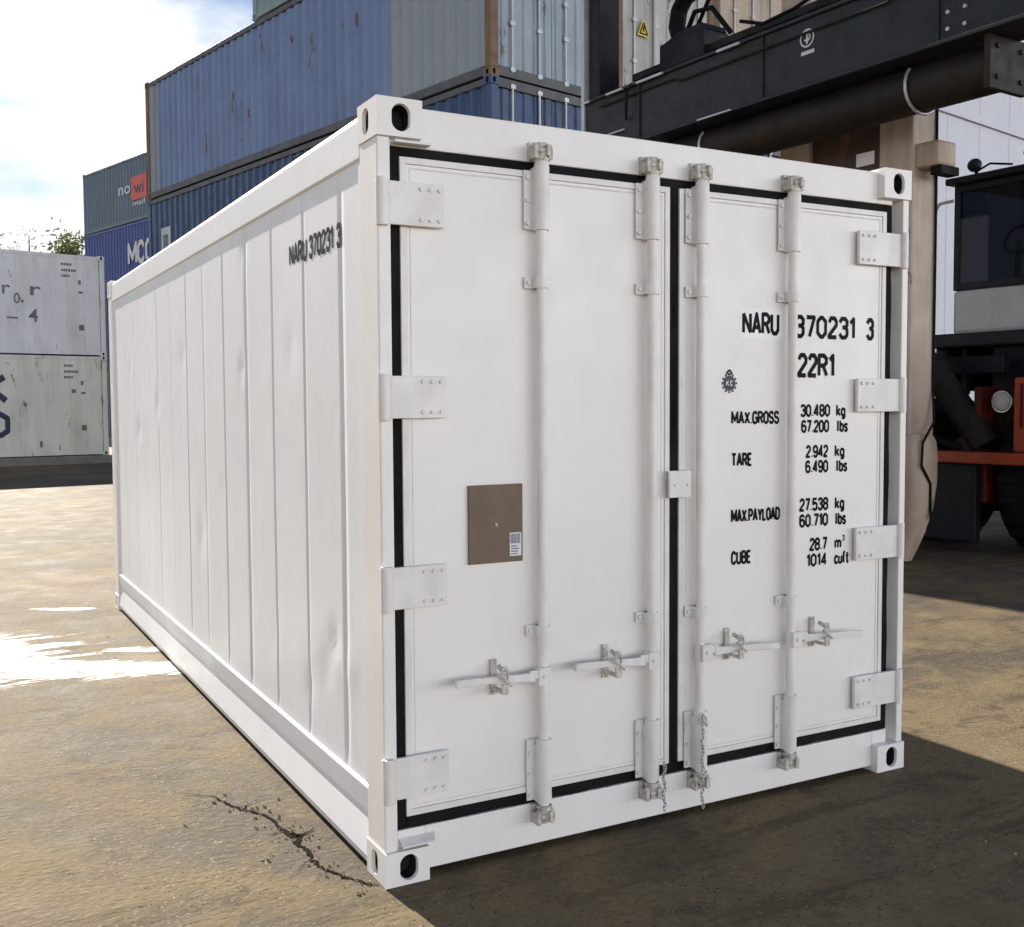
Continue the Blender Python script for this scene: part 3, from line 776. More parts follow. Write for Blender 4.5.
# side panels: pressed sheet with seams and small dents
DENTS = [(1.78, 1.79, .030, .011), (1.72, 2.33, .045, .007), (.52, .74, .035, .008), (.50, .62, .03, -.004), (.62, .60, .05, .004), (.35, .66, .045, -.004), (3.9, 1.62, .05, .008), (3.1, 1.9, .04, .006), (1.0, 1.85, .05, .004),
         (4.6, 1.45, .06, .008), (2.7, .9, .08, .006), (.82, .5, .045, .005), (1.3, .62, .06, .003), (4.9, 1.9, .03, .008), (2.2, 1.2, .025, .006)]
SEAMS = [.395+.432*k for k in range(13)]
def side_disp(yy, zz, sgn, seams=True):
    pan = math.floor((yy-SEAMS[0])/.432)
    dx = .0010*noise.noise((yy*1.7, zz*1.2, sgn*3)) + .0005*noise.noise((yy*5, zz*4, 9)) + .0006*noise.noise((pan*3.3, zz*.9, 5))
    for (a, c_, r_, dd_) in DENTS: dx += dd_*math.exp(-((yy-a)**2/(r_*r_)+(zz-c_)**2/(r_*r_*1.9)))
    k_ = min(range(len(SEAMS)), key=lambda i: abs(yy-SEAMS[i])); sd = abs(yy-SEAMS[k_])
    gd = (.0045, .005, .0042, .0048, .004, .0014, .0022, .001, .0016, .0008, .001, .0008, .0008)[k_]
    if seams: dx += gd if sd < .006 else (gd*.5 if sd < .012 else 0)
    return dx*max(0, min(1, (zz-.285)/.1, (2.432-zz)/.1))
def side_sheet(x, sgn):
    ys = set(); y = .165
    while y < LEN-.165: ys.add(round(y, 4)); y += .045
    for q in SEAMS:
        for dlt in (-.018, -.0119, -.0059, .0059, .0119, .018): ys.add(round(q+dlt, 4))
    ys = sorted(a for a in ys if a <= LEN-.165); ys.append(LEN-.165)
    zs = [.285+(2.432-.285)*k/48 for k in range(49)]
    vs, fs = [], []
    for yy in ys:
        for zz in zs: vs.append((x - sgn*side_disp(yy, zz, sgn), yy, zz))
    nz_ = len(zs)
    for i in range(len(ys)-1):
        for j in range(nz_-1):
            f = (i*nz_+j, (i+1)*nz_+j, (i+1)*nz_+j+1, i*nz_+j+1)
            fs.append(f[::-1] if sgn < 0 else f)
    return MB().add(vs, fs, 0, True)
sp = side_sheet(.013, -1).build('side_panel', M['white_side'], root)
side_sheet(W-.013, 1).build('side_panel', M['white_side'], root)
for x, s in ((0, 1), (W, -1)):
    # top rail: face, rolled top edge
    poly = [(x, 2.433), (x+s*.03, 2.425), (x+s*.09, 2.44), (x+s*.09, 2.586), (x+s*.035, 2.586), (x+s*.012, 2.575), (x, 2.555)]
    MB().prism(poly, 1, .166, LEN-.172).build('top_rail', M['white_side'], root, .003)
    poly = [(x+s*.020, .300), (x+s*.002, .290), (x+s*.010, .200), (x+s*.018, .192), (x-s*.002, .050), (x+s*.004, .022), (x+s*.08, .022), (x+s*.08, .300)]
    MB().prism(poly, 1, .166, LEN-.172).build('bottom_rail', M['white_side'], root, .003)
    # stiffener beside the post
    MB().box(min(x+s*.004, x+s*.022), max(x+s*.004, x+s*.022), .1655, .190, .302, 2.424).build('post_flange', M['white_side'], root, .004)
MB().box(.09, W-.09, .15, LEN-.15, 2.54, 2.570).build('roof', M['white_side'], root)
MB().box(.10, W-.10, LEN-.08, LEN-.02, .05, 2.55).build('machinery_end', M['white'], root, .01)
MB().box(.08, W-.08, .16, LEN-.1, .12, .30).build('floor', M['frame_dark'], root)
for st, yl, w in (('NARU', 1.005, .235), ('370231', .750, .285), ('3', .437, .050)):
    q = block_mb([(st, (0, yl, 2.168), (0, -1, 0), UP, w, .090)], .20)
    q.v = [(.013 + side_disp(v[1], v[2], -1, False) - .0014 + v[0], v[1], v[2]) for v in q.v]
    q.build('lettering', M['ink'], root)

# ------------------------------------------------------------------ stacked containers
def container(name, label, loc, rz, length, height, m_side, m_frame, m_end, m_post, kind='corrugated', group=None, end='doors'):
    """origin at one lower corner; +x along the length, body towards -y; the long side at y=0 and the end at x=0 face out"""
    r = empty(name, loc, rz); tag(r, label, 'container', group or ('white containers stacked at the left' if name[0] == 'r' else 'stacked shipping containers'))
    w = 2.438
    def panel(yo, sg):
        if kind == 'corrugated':
            prof = []; x = .16; p = .278; d_ = .036
            while x + p < length-.16:
                prof += [(x, 0), (x+.07, 0), (x+.139, d_), (x+.209, d_)]; x += p
            prof.append((x, 0)); prof.append((length-.16, 0))
            poly = [(a, yo - sg*(.022+b_)) for a, b_ in prof] + [(length-.16, yo-sg*.09), (.16, yo-sg*.09)]
        else:
            prof = []; x = .16; p = .46
            while x + p < length-.16:
                prof += [(x, 0), (x+p-.03, 0), (x+p-.02, .012), (x+p-.01, .012)]; x += p
            prof.append((x, 0)); prof.append((length-.16, 0))
            poly = [(a, yo - sg*(.022+b_)) for a, b_ in prof] + [(length-.16, yo-sg*.09), (.16, yo-sg*.09)]
        return MB().prism(poly, 2, .155, height-.115)
    panel(0, 1).build('side_panel', m_side, r); panel(-w, -1).build('side_panel', m_side, r)
    for y0, y1 in ((-.08, -.004), (-w+.004, -w+.08)):
        MB().box(.17, length-.17, y0, y1, height-.115, height-.02).build('top_rail', m_frame if kind == 'corrugated' else m_side, r, .006, 1)
        b = MB().box(.17, length-.17, y0, y1, .02, .155)
        b.build('bottom_rail', m_frame if kind == 'corrugated' else m_side, r, .006, 1)
    for x0, x1 in ((0, .14), (length-.14, length)):
        for y0, y1 in ((-.15, 0), (-w, -w+.15)):
            MB().box(x0, x1, y0, y1, .118, height-.118).build('corner_post', m_post, r, .01, 1)
            for z0, z1 in ((0, .117), (height-.117, height)):
                b = MB(); xs = -1 if x0 == 0 else 1; ys = 1 if y1 == 0 else -1
                q = casting(x0-.004 if xs < 0 else x0-.03, x1+.03 if xs < 0 else x1+.004, y0-.004, y1+.004, z0, z1, xs, ys)
                q.build('corner_casting', [m_post, M['dark']], r)
    MB().box(.1, length-.1, -w+.05, -.05, height-.09, height-.03).build('roof', m_side, r)
    MB().box(.1, length-.1, -w+.08, -.08, .05, .15).build('floor', m_frame, r)
    MB().box(length-.06, length-.02, -w+.15, -.15, .12, height-.12).build('end_panel', m_end, r)
    # near end
    b = MB(); b.box(.0, .12, -w+.15, -.15, .02, .16); b.build('door_sill', m_frame, r)
    b = MB(); b.box(.0, .12, -w+.15, -.15, height-.14, height-.012); b.build('door_header', m_frame, r)
    for y0, y1 in ((-w/2+.006, -.152), (-w+.152, -w/2-.006)):
        prof = []; ww = y1-y0; n = 5 if kind == 'corrugated' else 2
        for k in range(n):
            a = y0+ww*k/n; p = ww/n
            prof += [(.035, a), (.035, a+p*.55), (.060, a+p*.66), (.060, a+p*.9)]
        prof += [(.035, y1), (.10, y1), (.10, y0)]
        d_ = MB().prism(prof, 2, .165, height-.145).build('door', m_end, r)
        for f in (.25, .75):
            yy = y0+ww*f
            MB().cyl((.012, yy, .10), (.012, yy, height-.06), .020, n=10).build('locking_rod', M['steel'], d_)
            b = MB()
            for zz in (.14, .8, height*.5, height-.7, height-.10): b.box(-.012, .035, yy-.045, yy+.045, zz-.028, zz+.028)
            b.build('rod_bracket', M['steel'], d_)
    return r

def wall_text(parent, name, items, m_, y=.0):
    """lettering on the y=0 long side: (string, x_left, width, z, height); reads towards -x"""
    f = block_mb if all(c in GL for i in items for c in i[0]) else text_mb
    for st, xl, w, z, h in items: f([(st, (xl, y, z), (-1, 0, 0), UP, w, h)], *((.21,) if f is block_mb else ())).build(name, m_, parent)

LC, HC, SD = 12.19, 2.896, 2.591
NX, NY, BY = 5.90, 10.48, .217
RZ = math.pi/2 + BY
Bv = Vector((math.cos(BY), math.sin(BY), 0))
tag(MB().box(-.3, LC+.3, -10.8, .3, 0, .528).build('stacking_pad', M['concrete']), kind='structure')
pad = bpy.data.objects['stacking_pad']; pad.location = (NX, NY, 0); pad.rotation_euler = (0, 0, RZ)
z3 = .53 + 2*HC
container('shipping_container', 'blue container at the foot of the stack, under the dark navy one', (NX, NY, .53), RZ, LC, HC, M['royal'], M['frame_dark'], M['royal'], M['frame_dark'])
c2 = container('shipping_container', 'dark navy container with a pale side plate, directly below the faded blue one', (NX, NY, .53+HC), RZ, LC, HC, M['navy'], M['frame_dark'], M['navy'], M['navy'])
MB().box(11.02, 11.50, -.018, -.010, 1.62, 2.18).build('side_plate', M['whitedecal'], c2)
MB().box(11.14, 11.40, -.009, -.006, 1.72, 2.02).build('side_plate_print', M['paleink'], c2)
c3 = container('shipping_container', 'faded blue corrugated container with a grey section beside its rusty near corner', (NX, NY, z3), RZ, LC, SD+.03, M['bluefade'], M['frame_dark'], M['greyend'], M['rusty'])
c4 = container('shipping_container', 'grey green container topmost on the stack, above the faded blue one', (NX-.215*.98, NY+.977*.98, z3+SD+.035), RZ, 6.06, SD, M['seafoam'], M['seafoam'], M['seafoam'], M['seafoam'])
low = [('brown', 'rusty'), ('navy', 'frame_dark'), ('slate', 'frame_dark')]
desc = ['dark brown', 'navy blue', 'slate']
for k in (1, 2, 3):
    p = Vector((NX, NY, 0)) + Bv*2.60*k
    mlo = M[low[k-1][0]]
    for t in (0, 1):
        container('shipping_container', '%s container, %s tier, %s row right of the faded blue stack' % (desc[k-1], ('bottom', 'middle')[t], ('first', 'second', 'third')[k-1]),
                  (p.x, p.y, .53+t*HC), RZ, LC, HC, mlo, M['frame_dark'], mlo, M[low[k-1][1]])
p = Vector((NX, NY, 0)) + Bv*2.60
r2 = container('shipping_container', 'pale rusty container end with a yellow warning triangle above the dark beam', (p.x, p.y, z3), RZ, LC, HC, M['palegrey'], M['frame_dark'], M['palegrey'], M['rusty'], 'reefer')
b = MB()
yy, zz = -.62, 1.22
b.add([(-.006, yy+.15, zz), (-.006, yy-.15, zz), (-.006, yy, zz+.30)], [(0, 1, 2)])
b.build('warning_sticker', M['yellow'], r2)
b = MB()
for (a, c_, e) in (((.09, .04), (-.09, .04), 0), ((-.09, .04), (0, .22), 0), ((0, .22), (.09, .04), 0)):
    b.cyl((-.010, yy+a[0], zz+a[1]), (-.010, yy+c_[0], zz+c_[1]), .010, n=6)
b.cyl((-.010, yy, zz+.08), (-.010, yy, zz+.16), .012, n=6)
b.build('warning_symbol', M['ink'], r2)
MB().box(-.004, .03, -.95, -.88, .2, 2.7).build('end_rib', M['palegrey'], r2)
p = Vector((NX, NY, 0)) + Bv*5.2
container('shipping_container', 'beige container end right of the warning triangle container, above the dark beam', (p.x, p.y, z3), RZ, LC, HC, M['beige'], M['frame_dark'], M['beige'], M['beige'], 'reefer')
p = Vector((NX, NY, 0)) + Bv*7.8
container('shipping_container', 'brown corrugated container end in the gap under the dark beam', (p.x, p.y, z3), RZ, LC, HC, M['brown'], M['brown'], M['brown'], M['brown'])

# slate stack farther back
RZ3 = math.pi/2 + .274
sx_, sy_ = 4.957+.2706*LC, 46.9-.9627*LC
tag(MB().box(-.3, LC+.3, -2.8, .3, 0, .41).build('far_stacking_pad', M['concrete']), kind='structure')
pad = bpy.data.objects['far_stacking_pad']; pad.location = (sx_, sy_, 0); pad.rotation_euler = (0, 0, RZ3)
for t in (0, 1):
    container('shipping_container', ('slate container at the foot of the far stack with white MCC letters', 'navy container directly under the royal blue one with MCC letters')[t], (sx_, sy_, .412+t*HC), RZ3, LC, HC, M[('slate', 'navy')[t]], M['frame_dark'], M['slate'], M['frame_dark'])
s3 = container('shipping_container', 'royal blue container with big white MCC letters in the far stack', (sx_, sy_, .412+2*HC), RZ3, LC, HC, M['royal'], M['royal'], M['royal'], M['royal'])
wall_text(s3, 'lettering', [('MCC', LC-4.16, 2.3, 1.17, .95), ('MCC', LC-4.16, 2.3, .12, .75)], M['whitedecal'], .002)
s4 = container('shipping_container', 'slate blue container with a red square logo on top of the far stack', (sx_, sy_, .414+3*HC), RZ3, LC, SD, M['slate'], M['slate'], M['slate'], M['slate'])
zb = .414+3*HC
MB().box(LC-6.0, LC-4.66, -.020, .002, 9.95-zb, 10.88-zb).build('logo_square', M['reddecal'], s4)
wall_text(s4, 'logo_lettering', [('wi', LC-4.90, .85, 10.18-zb, .52)], M['fadedink'], .005)
wall_text(s4, 'lettering', [('no', LC-3.48, 1.10, 10.30-zb, .50), ('mail', LC-4.75, 1.1, 9.72-zb, .22)], M['whitedecal'], .002)

# white reefer pair on the left
RZ2 = math.pi + .198
rx, ry = 3.401, 30.214
tag(MB().box(-.2, LC+.2, -2.7, .2, 0, .232).build('left_stacking_pad', M['concrete']), kind='structure')
pad = bpy.data.objects['left_stacking_pad']; pad.location = (rx, ry, 0); pad.rotation_euler = (0, 0, RZ2)
w1 = container('refrigerated_container', 'lower dirty white container of the left pair, with big dark letters', (rx, ry, .237), RZ2, LC, HC, M['reefer_low'], M['frame_dark'], M['reefer_low'], M['reefer_low'], 'reefer', )
w2 = container('refrigerated_container', 'upper dirty white container of the left pair, with faint worn letters', (rx, ry, .237+HC+.004), RZ2, LC, HC, M['reefer'], M['frame_dark'], M['reefer'], M['reefer'], 'reefer')
def lz(z, t): return z-.237-t*(HC+.004)
wall_text(w1, 'lettering', [('K', 3.62, .98, lz(1.74, 0), .84), ('O', 3.40, .75, lz(.79, 0), .74)], M['fadedink'], -.014)
wall_text(w2, 'lettering', [('r', 2.82, .22, lz(4.80, 1), .38), ('r', 2.08, .30, lz(4.80, 1), .38), ('0', 2.52, .17, lz(4.55, 1), .30), ('4', 2.14, .26, lz(4.05, 1), .38), ('-', 2.72, .30, lz(4.05, 1), .30)], M['paleink'], -.014)
for (o, t, tz) in ((w2, 1, 0), (w1, 0, 2.90)):
    for i, (w, dz) in enumerate(((.24, 0), (.40, .17), (.22, .33))):
        x = 1.22
        while x > 1.22-w:
            q = random.uniform(.03, .07); MB().box(x-q, x, -.0205, -.012, lz(5.70-tz-dz, t), lz(5.77-tz-dz, t)).build('marking', M['paleink'], o); x -= q+.02
    for (xx, z_, w, h) in ((.75, 5.18, .07, .12), (.75, 4.92, .12, .06), (.76, 3.86, .14, .16)):
        MB().box(xx-w, xx, -.0205, -.012, lz(z_-tz, t), lz(z_-tz+h, t)).build('marking', M['paleink'], o)
    if t == 0:
        MB().box(.9, 1.02, -.0205, -.012, lz(2.05, 0), lz(2.16, 0)).build('marking', M['paleink'], o)
        MB().box(1.86, 1.93, -.0205, -.012, lz(.50, 0), lz(.68, 0)).build('marking', M['paleink'], o)
b = MB(); b.box(.2, LC-.2, -.021, -.008, .62, .645); b.build('rub_strip', M['reefer'], w2)

# ------------------------------------------------------------------ warehouse wall
wh = empty('warehouse', (24.2, 18.9, 0), .20)
tag(wh, 'tall white sheet metal warehouse behind the lifting machine', 'building')
prof = []; x = 0
while x < 40: prof += [(x, 0), (x+1.93, 0), (x+1.95, -.015), (x+1.98, -.015)]; x += 2.0
prof += [(40, 0), (40, 18), (0, 18)]
MB().prism(prof, 2, 0, 15).build('wall', M['wall'], wh)
MB().box(-.3, 40.3, -.35, 18.3, 15, 15.4).build('roof', M['frame_dark'], wh)
MB().box(0, 40, -.10, -.035, 10.35, 10.55).build('wall_ledge', M['wall'], wh)

# ------------------------------------------------------------------ trees beyond the stacks
def tree(name, label, x, y, h, cr_, leaf, n, group, sparse=1.):
    r = empty(name, (x, y, 0)); tag(r, label, 'tree', group)
    rnd = random.Random(int(x*13+y*7))
    t = MB(); t.tube([(0, 0, 0), (.15, .1, h*.35), (.05, -.1, h*.7), (.1, 0, h*.96)], [h*.022, h*.016, h*.009, .02], 8)
    tips = []
    for k in range(16):
        z = h*rnd.uniform(.3, .85); a = rnd.uniform(0, 6.28); l = cr_*rnd.uniform(.5, 1.0)*(1.15-z/h*.6)
        e = (l*math.cos(a), l*math.sin(a), z+l*rnd.uniform(.4, .9))
        t.tube([(.08, 0, z), (e[0]*.5, e[1]*.5, z+(e[2]-z)*.35), e], [h*.007, h*.004, .01], 5); tips.append(e)
    tips.append((.1, 0, h*.95))
    t.build('trunk', M['bark'], r)
    c_ = MB()
    for k in range(n):
        tp = rnd.choice(tips); s = cr_*.33
        p = Vector((tp[0]+rnd.gauss(0, s), tp[1]+rnd.gauss(0, s), tp[2]+rnd.gauss(0, s*.8)))
        sz = rnd.uniform(.09, .20)*sparse
        u_ = Vector((rnd.gauss(0, 1), rnd.gauss(0, 1), rnd.gauss(0, 1))).normalized(); w_ = u_.orthogonal().normalized()
        c_.add([p-u_*sz, p-w_*sz*.5, p+u_*sz, p+w_*sz*.5], [(0, 1, 2, 3)])
    c_.build('crown', leaf, r)
    return r
def at(px, Z):           # ground point in the yard at a bearing and distance
    X = (px-512)/1070*Z
    return -1.2927+X*math.cos(yaw)+Z*math.sin(yaw), -3.2572-X*math.sin(yaw)+Z*math.cos(yaw)
x, y = at(75, 62); tree('leafy_tree', 'green leafy tree beside the far stack, above the white containers', x, y, 11.6, 1.6, M['leaf'], 5200, None)
x, y = at(58, 74); tree('leafy_tree', 'small pale green tree left of the leafy tree by the far stack', x, y, 12.4, 1.3, M['leaf'], 700, None)
for i, (px, Z, h, lab) in enumerate(((34, 95, 17.6, 'pale thin treetop closest to the green trees, above the white containers'), (3, 95, 17.9, 'pale thin treetop at the left photo edge, above the white containers'),
                                     (18, 98, 17.0, 'lowest pale treetop, between the two taller pale ones above the white containers'))):
    x, y = at(px, Z); tree('bare_tree', lab, x, y, h, 1.3, M['leaf_hazed'], 420, 'pale trees behind the white containers')

# ------------------------------------------------------------------ lifting machine (container handler)
hn = empty('container_handler', (6.15, 8.06, 0), math.atan2(-.9961, .0863))
tag(hn, 'dark lifting machine with long raised beam, beige mast, white cab and orange body', 'lifting machine')
# main spreader beam: plated box with flange edges
b = MB().box(-.02, 8.2, -.20, .26, 4.68, 5.30); b.box(-.02, 8.2, -.235, .28, 5.30, 5.335); b.box(-.02, 8.2, -.235, .28, 4.645, 4.68)
b.build('spreader_beam', M['machine'], hn, .006, 1)
for (u0, u1) in ((.02, .12), (.45, .75), (1.0, 1.45), (2.3, 2.62)): MB().box(u0, u1, -.262, -.236, 5.29, 5.315).build('bright_strip', M['steel'], hn)  # short strips of bright steel along the beam edges
MB().box(.35, .75, -.232, -.201, 4.83, 4.845).build('bright_strip', M['steel'], hn); MB().box(2.0, 2.5, -.250, -.236, 4.652, 4.668).build('bright_strip', M['steel'], hn)
# lower telescopic tube
b = MB()
poly = [(-.10+.23*math.cos(t), 4.43+.205*math.sin(t)) for t in [k*math.pi/8+math.pi/16 for k in range(16)]]
b.prism([(p[0]+.22, p[1]) for p in poly], 0, 1.15, 5.30, 0, True)
b.build('telescopic_tube', M['machine_under'], hn)
for u in (1.90, 4.52):
    b = MB(); b.tube([(u, .12+.245*math.cos(t), 4.43+.22*math.sin(t)) for t in [k*math.pi/10+2.4 for k in range(14)]], .015, 8); b.build('clamp_band', M['steel'], hn)
b = MB().box(5.301, 5.36, -.16, .38, 4.20, 4.645); b.build('tube_end_plate', M['machine_under'], hn, .01)
# rear rail of the spreader with box and drag chain
b = MB().box(.1, 8.0, .42, .62, 5.36, 5.56); b.box(.1, 8.0, .44, .60, 5.66, 5.74)
for k in range(12): b.box(.4+k*.6, .5+k*.6, .45, .6, 5.56, 5.66)
b.build('guide_rail', M['machine_under'], hn)
b = MB()
for k in range(9): b.box(.3+k*.8, .42+k*.8, -.15, .62, 5.336, 5.36)
b.build('cross_tie', M['machine'], hn)
b = MB().box(.70, 1.45, .36, .78, 5.60, 5.92); b.prism([(.70, 5.92), (1.45, 5.92), (1.40, 6.00), (1.0, 6.00)], 1, .40, .74)
b.build('valve_box', M['indigo'], hn, .02)
cp_ = [(.92, .5, 5.95), (.86, .5, 6.12), (.90, .5, 6.30), (1.02, .5, 6.42), (1.25, .5, 6.47), (1.7, .5, 6.48), (2.6, .5, 6.48)]
dense = []
for i in range(len(cp_)-1):
    for k in range(5):
        t = k/5; dense.append(tuple(cp_[i][j]+(cp_[i+1][j]-cp_[i][j])*t for j in range(3)))
b = MB(); b.tube(dense, .085, 8)
for q in dense: b.ball(q, .105, 8)
b.build('drag_chain', M['rubber'], hn)
b = MB(); b.tube([(1.1, .45, 6.0), (1.25, .42, 6.16), (1.5, .45, 6.14), (1.75, .5, 5.8)], .03, 8); b.tube([(1.2, .5, 6.0), (1.4, .5, 6.28), (1.9, .5, 6.3)], .025, 8); b.build('hose', M['rubber'], hn)
# outer end leg
b = MB().box(0, .20, -.16, .16, 5.337, 8.4); b.build('end_leg', M['indigo'], hn, .015)
MB().box(-.085, -.022, -.22, -.12, 3.9, 8.4).build('leg_edge_strip', M['steel'], hn)
b = MB().box(7.6, 8.1, -.16, .34, 5.337, 8.4); b.build('end_leg', M['indigo'], hn, .015)
# lifting-point sticker on the beam
b = MB(); 
def ring2(b, u, z, r0, r1, v, n=20, a0=0, a1=2*math.pi):
    vs = []
    for k in range(n+1):
        t = a0+(a1-a0)*k/n; vs += [(u+r0*math.cos(t), v, z+r0*math.sin(t)), (u+r1*math.cos(t), v, z+r1*math.sin(t))]
    b.add(vs, [(2*k, 2*k+1, 2*k+3, 2*k+2) for k in range(n)])
su, sz = 3.47, 5.12
ring2(b, su, sz, .072, .088, -.2035); ring2(b, su, sz+.01, .026, .044, -.2035, 12, -2.6, 1.6)
b.box(su-.010, su+.010, -.2045, -.2015, sz-.055, sz+.07); b.box(su-.07, su+.09, -.2045, -.2015, sz-.155, sz-.120)
b.build('lifting_sticker', M['whitedecal'], hn)
# hydraulic lines, bolts and ribs on the beam
b = MB(); b.tube([(.3, -.225, 5.20), (1.6, -.225, 5.205), (1.7, -.225, 5.16), (4.4, -.225, 5.165), (4.5, -.225, 5.22), (8.0, -.225, 5.225)], .012, 6); b.build('hydraulic_line', M['machine_under'], hn)
b = MB(); b.tube([(.88, -.21, 5.34), (.86, -.28, 5.22), (.84, -.27, 5.02), (.78, -.22, 4.94)], .016, 8); b.build('hose', M['rubber'], hn)
b = MB(); b.tube([(2.1, .3, 5.78), (2.5, .22, 5.62), (2.9, .25, 5.66), (3.4, .3, 5.80)], .02, 8); b.build('hose', M['rubber'], hn)
for u in (1.0, 2.9, 4.9): 
    MB().box(u, u+.016, -.222, -.201, 4.681, 5.299).build('beam_rib', M['machine'], hn)
for u in (5.0, 5.16):
    for z in (4.76, 4.90, 5.05): MB().cyl((u, -.201, z), (u, -.222, z), .018, n=6).build('bolt', M['steel'], hn)
for v, z in ((-.06, 4.30), (.28, 4.30), (-.06, 4.55), (.28, 4.55)): MB().cyl((5.361, v, z), (5.378, v, z), .022, n=6).build('bolt', M['machine_under'], hn)
# mast
for u0, u1 in ((3.65, 4.05), (2.35, 2.75)):
    MB().box(u0, u1, .65, 1.05, 1.28, 7.2).build('mast_column', M['beige'], hn, .03)
# rounded mast foot
vs, fs = [], []; prof = [(1.30, .235, .20), (1.22, .275, .23), (1.05, .29, .24), (.80, .285, .24), (.55, .25, .22), (.32, .18, .18), (.12, .10, .12), (.02, .06, .08)]
n = 20
for (z, a, c_) in prof:
    for j in range(n):
        t = 2*math.pi*j/n; ex = .6
        vs.append((3.86+a*math.copysign(abs(math.cos(t))**ex, math.cos(t)), .85+c_*math.copysign(abs(math.sin(t))**ex, math.sin(t)), z))
for i in range(len(prof)-1):
    for j in range(n): fs.append((i*n+j, (i+1)*n+j, (i+1)*n+(j+1) % n, i*n+(j+1) % n))
foot = MB().add(vs, fs, 0, True); foot.add(vs, [tuple(range(n)), tuple(range(len(prof)*n-1, (len(prof)-1)*n-1, -1))])
foot.build('mast_foot', M['beige'], hn)
b = MB(); b.tube([(4.065, 1.00, 4.6), (4.067, 1.00, 3.0), (4.065, 1.0, 1.75), (4.13, .93, 1.42), (4.155, .72, 1.22), (4.16, .70, 1.0), (4.155, .85, .82), (4.11, .93, .45)], .013, 6)
b.build('hose', M['rubber'], hn)
b = MB().box(4.0, 4.29, .70, 1.0, 3.88, 4.12); b.build('mast_bracket', M['beige'], hn, .03)
MB().box(4.18, 4.30, .74, 1.02, 3.80, 3.878).build('bracket_pad', M['rubber'], hn)
for z, zh in ((4.16, .40), (3.0, .14), (1.9, .14)): MB().box(2.755, 3.645, .72, .98, z-zh, z+zh).build('mast_crossbar', M['brown'], hn, .01)
MB().box(3.34, 3.56, .700, .716, 4.02, 4.15).build('tag_plate', M['label'], hn)
MB().box(2.50, 2.68, .630, .646, 3.95, 4.12).build('tag_plate', M['label'], hn)
# cab
cu0, cu1, cv0, cv1 = 3.06, 4.78, 2.78, 4.60
b = MB(); b.box(cu0, cu1, cv0, cv1, 2.60, 3.10)
cabp = b.build('cab_body', M['cabwhite'], hn, .04); cabp.location.z = -.20
for u in (cu0, cu1-.07):
    for v in (cv0, cv1-.07): MB().box(u, u+.07, v, v+.07, 3.102, 4.30).build('window_post', M['machine'], cabp, .01)
for z in (4.22, 3.104): MB().box(cu0+.071, cu1-.071, cv0+.002, cv0+.06, z, z+.076).build('window_rail', M['machine'], cabp, .01)
MB().box(cu0+.071, cu1-.071, cv0+.02, cv0+.032, 3.181, 4.219).build('windscreen', M['glass'], cabp)
MB().box(cu1-.045, cu1-.033, cv0+.071, cv1-.071, 3.104, 4.298).build('side_window', M['glass'], cabp)
MB().box(cu0+.030, cu0+.042, cv0+.071, cv1-.071, 3.104, 4.298).build('side_window', M['glass'], cabp)
MB().box(cu0+.071, cu1-.071, cv1-.06, cv1-.02, 3.104, 4.298).build('rear_panel', M['machine'], cabp)
MB().box(cu0-.06, cu1+.06, cv0-.10, cv1+.05, 4.302, 4.38).build('cab_roof', M['machine'], cabp, .02)
b = MB().box(3.75, 4.25, 3.5, 4.0, 3.12, 3.45); b.box(3.75, 4.25, 3.9, 4.06, 3.45, 4.15); b.build('seat', M['indigo'], cabp, .05)
b = MB(); b.cyl((3.62, 3.15, 3.1), (3.70, 3.05, 3.62), .035); b.tube([(3.72+.19*math.cos(t), 3.05+.08*math.sin(t), 3.64+.16*math.sin(t)) for t in [k*math.pi/8 for k in range(16)]], .018, 8, closed=True)
b.build('steering_wheel', M['rubber'], cabp)
for u, dz in ((4.02, .12), (4.60, .14), (3.35, .10)):
    b = MB(); b.cyl((u, cv0-.02, 4.38), (u, cv0-.02, 4.38+dz*.5), .02, n=8); b.ball((u, cv0-.06, 4.38+dz), .085, 12, squash=(1, .8, .9)); b.build('work_lamp', M['machine'], cabp)
b = MB(); b.tube([(3.35, cv0-.05, 4.40), (3.55, cv0-.08, 4.46), (3.8, cv0-.05, 4.41)], .012, 6); b.build('roof_cable', M['rubber'], cabp)
b = MB(); b.tube([(2.86, 2.72, 2.72), (2.86, 2.70, 4.02), (2.90, 2.74, 4.12), (3.04, 2.80, 4.14)], .020, 8); b.build('grab_rail', M['cabwhite'], cabp)
b = MB(); b.tube([(3.95, cv0-.02, 3.14), (4.12, cv0-.06, 3.02), (4.35, cv0-.06, 3.10)], .03, 8); b.build('wiper_motor', M['rubber'], cabp)
# platform and chassis
b = MB().box(2.84, 6.2, 2.55, 5.2, 2.24, 2.396); b.build('platform', M['machine'], hn, .02)
b = MB().box(3.62, 6.0, 2.7, 6.5, 1.75, 2.24); b.box(2.9, 3.05, 2.7, 6.5, 1.75, 2.24); b.box(3.2, 3.27, 2.75, 2.85, 1.7, 2.24); b.build('under_frame', M['indigo'], hn, .02)
b = MB().box(2.75, 6.4, 1.66, 1.84, .98, 1.10); b.build('bumper_bar', M['orange'], hn, .015)
b = MB().box(3.32, 4.05, 1.93, 7.0, .55, 1.06); b.build('chassis', M['red'], hn, .02)
MB().box(2.80, 4.02, 1.80, 1.92, .14, .978).build('darkening_panel', M['indigo'], hn, .02)  # dark panel added to darken the space under the bumper
b = MB().box(4.40, 6.2, 1.845, 1.93, 1.102, 1.86); b.box(4.40, 6.2, 1.93, 2.7, 1.80, 1.86); b.build('mudguard', M['orange'], hn, .02)
b = MB().box(3.86, 3.93, 2.0, 2.6, 1.062, 1.78); b.build('lamp_post_plate', M['red'], hn, .01)
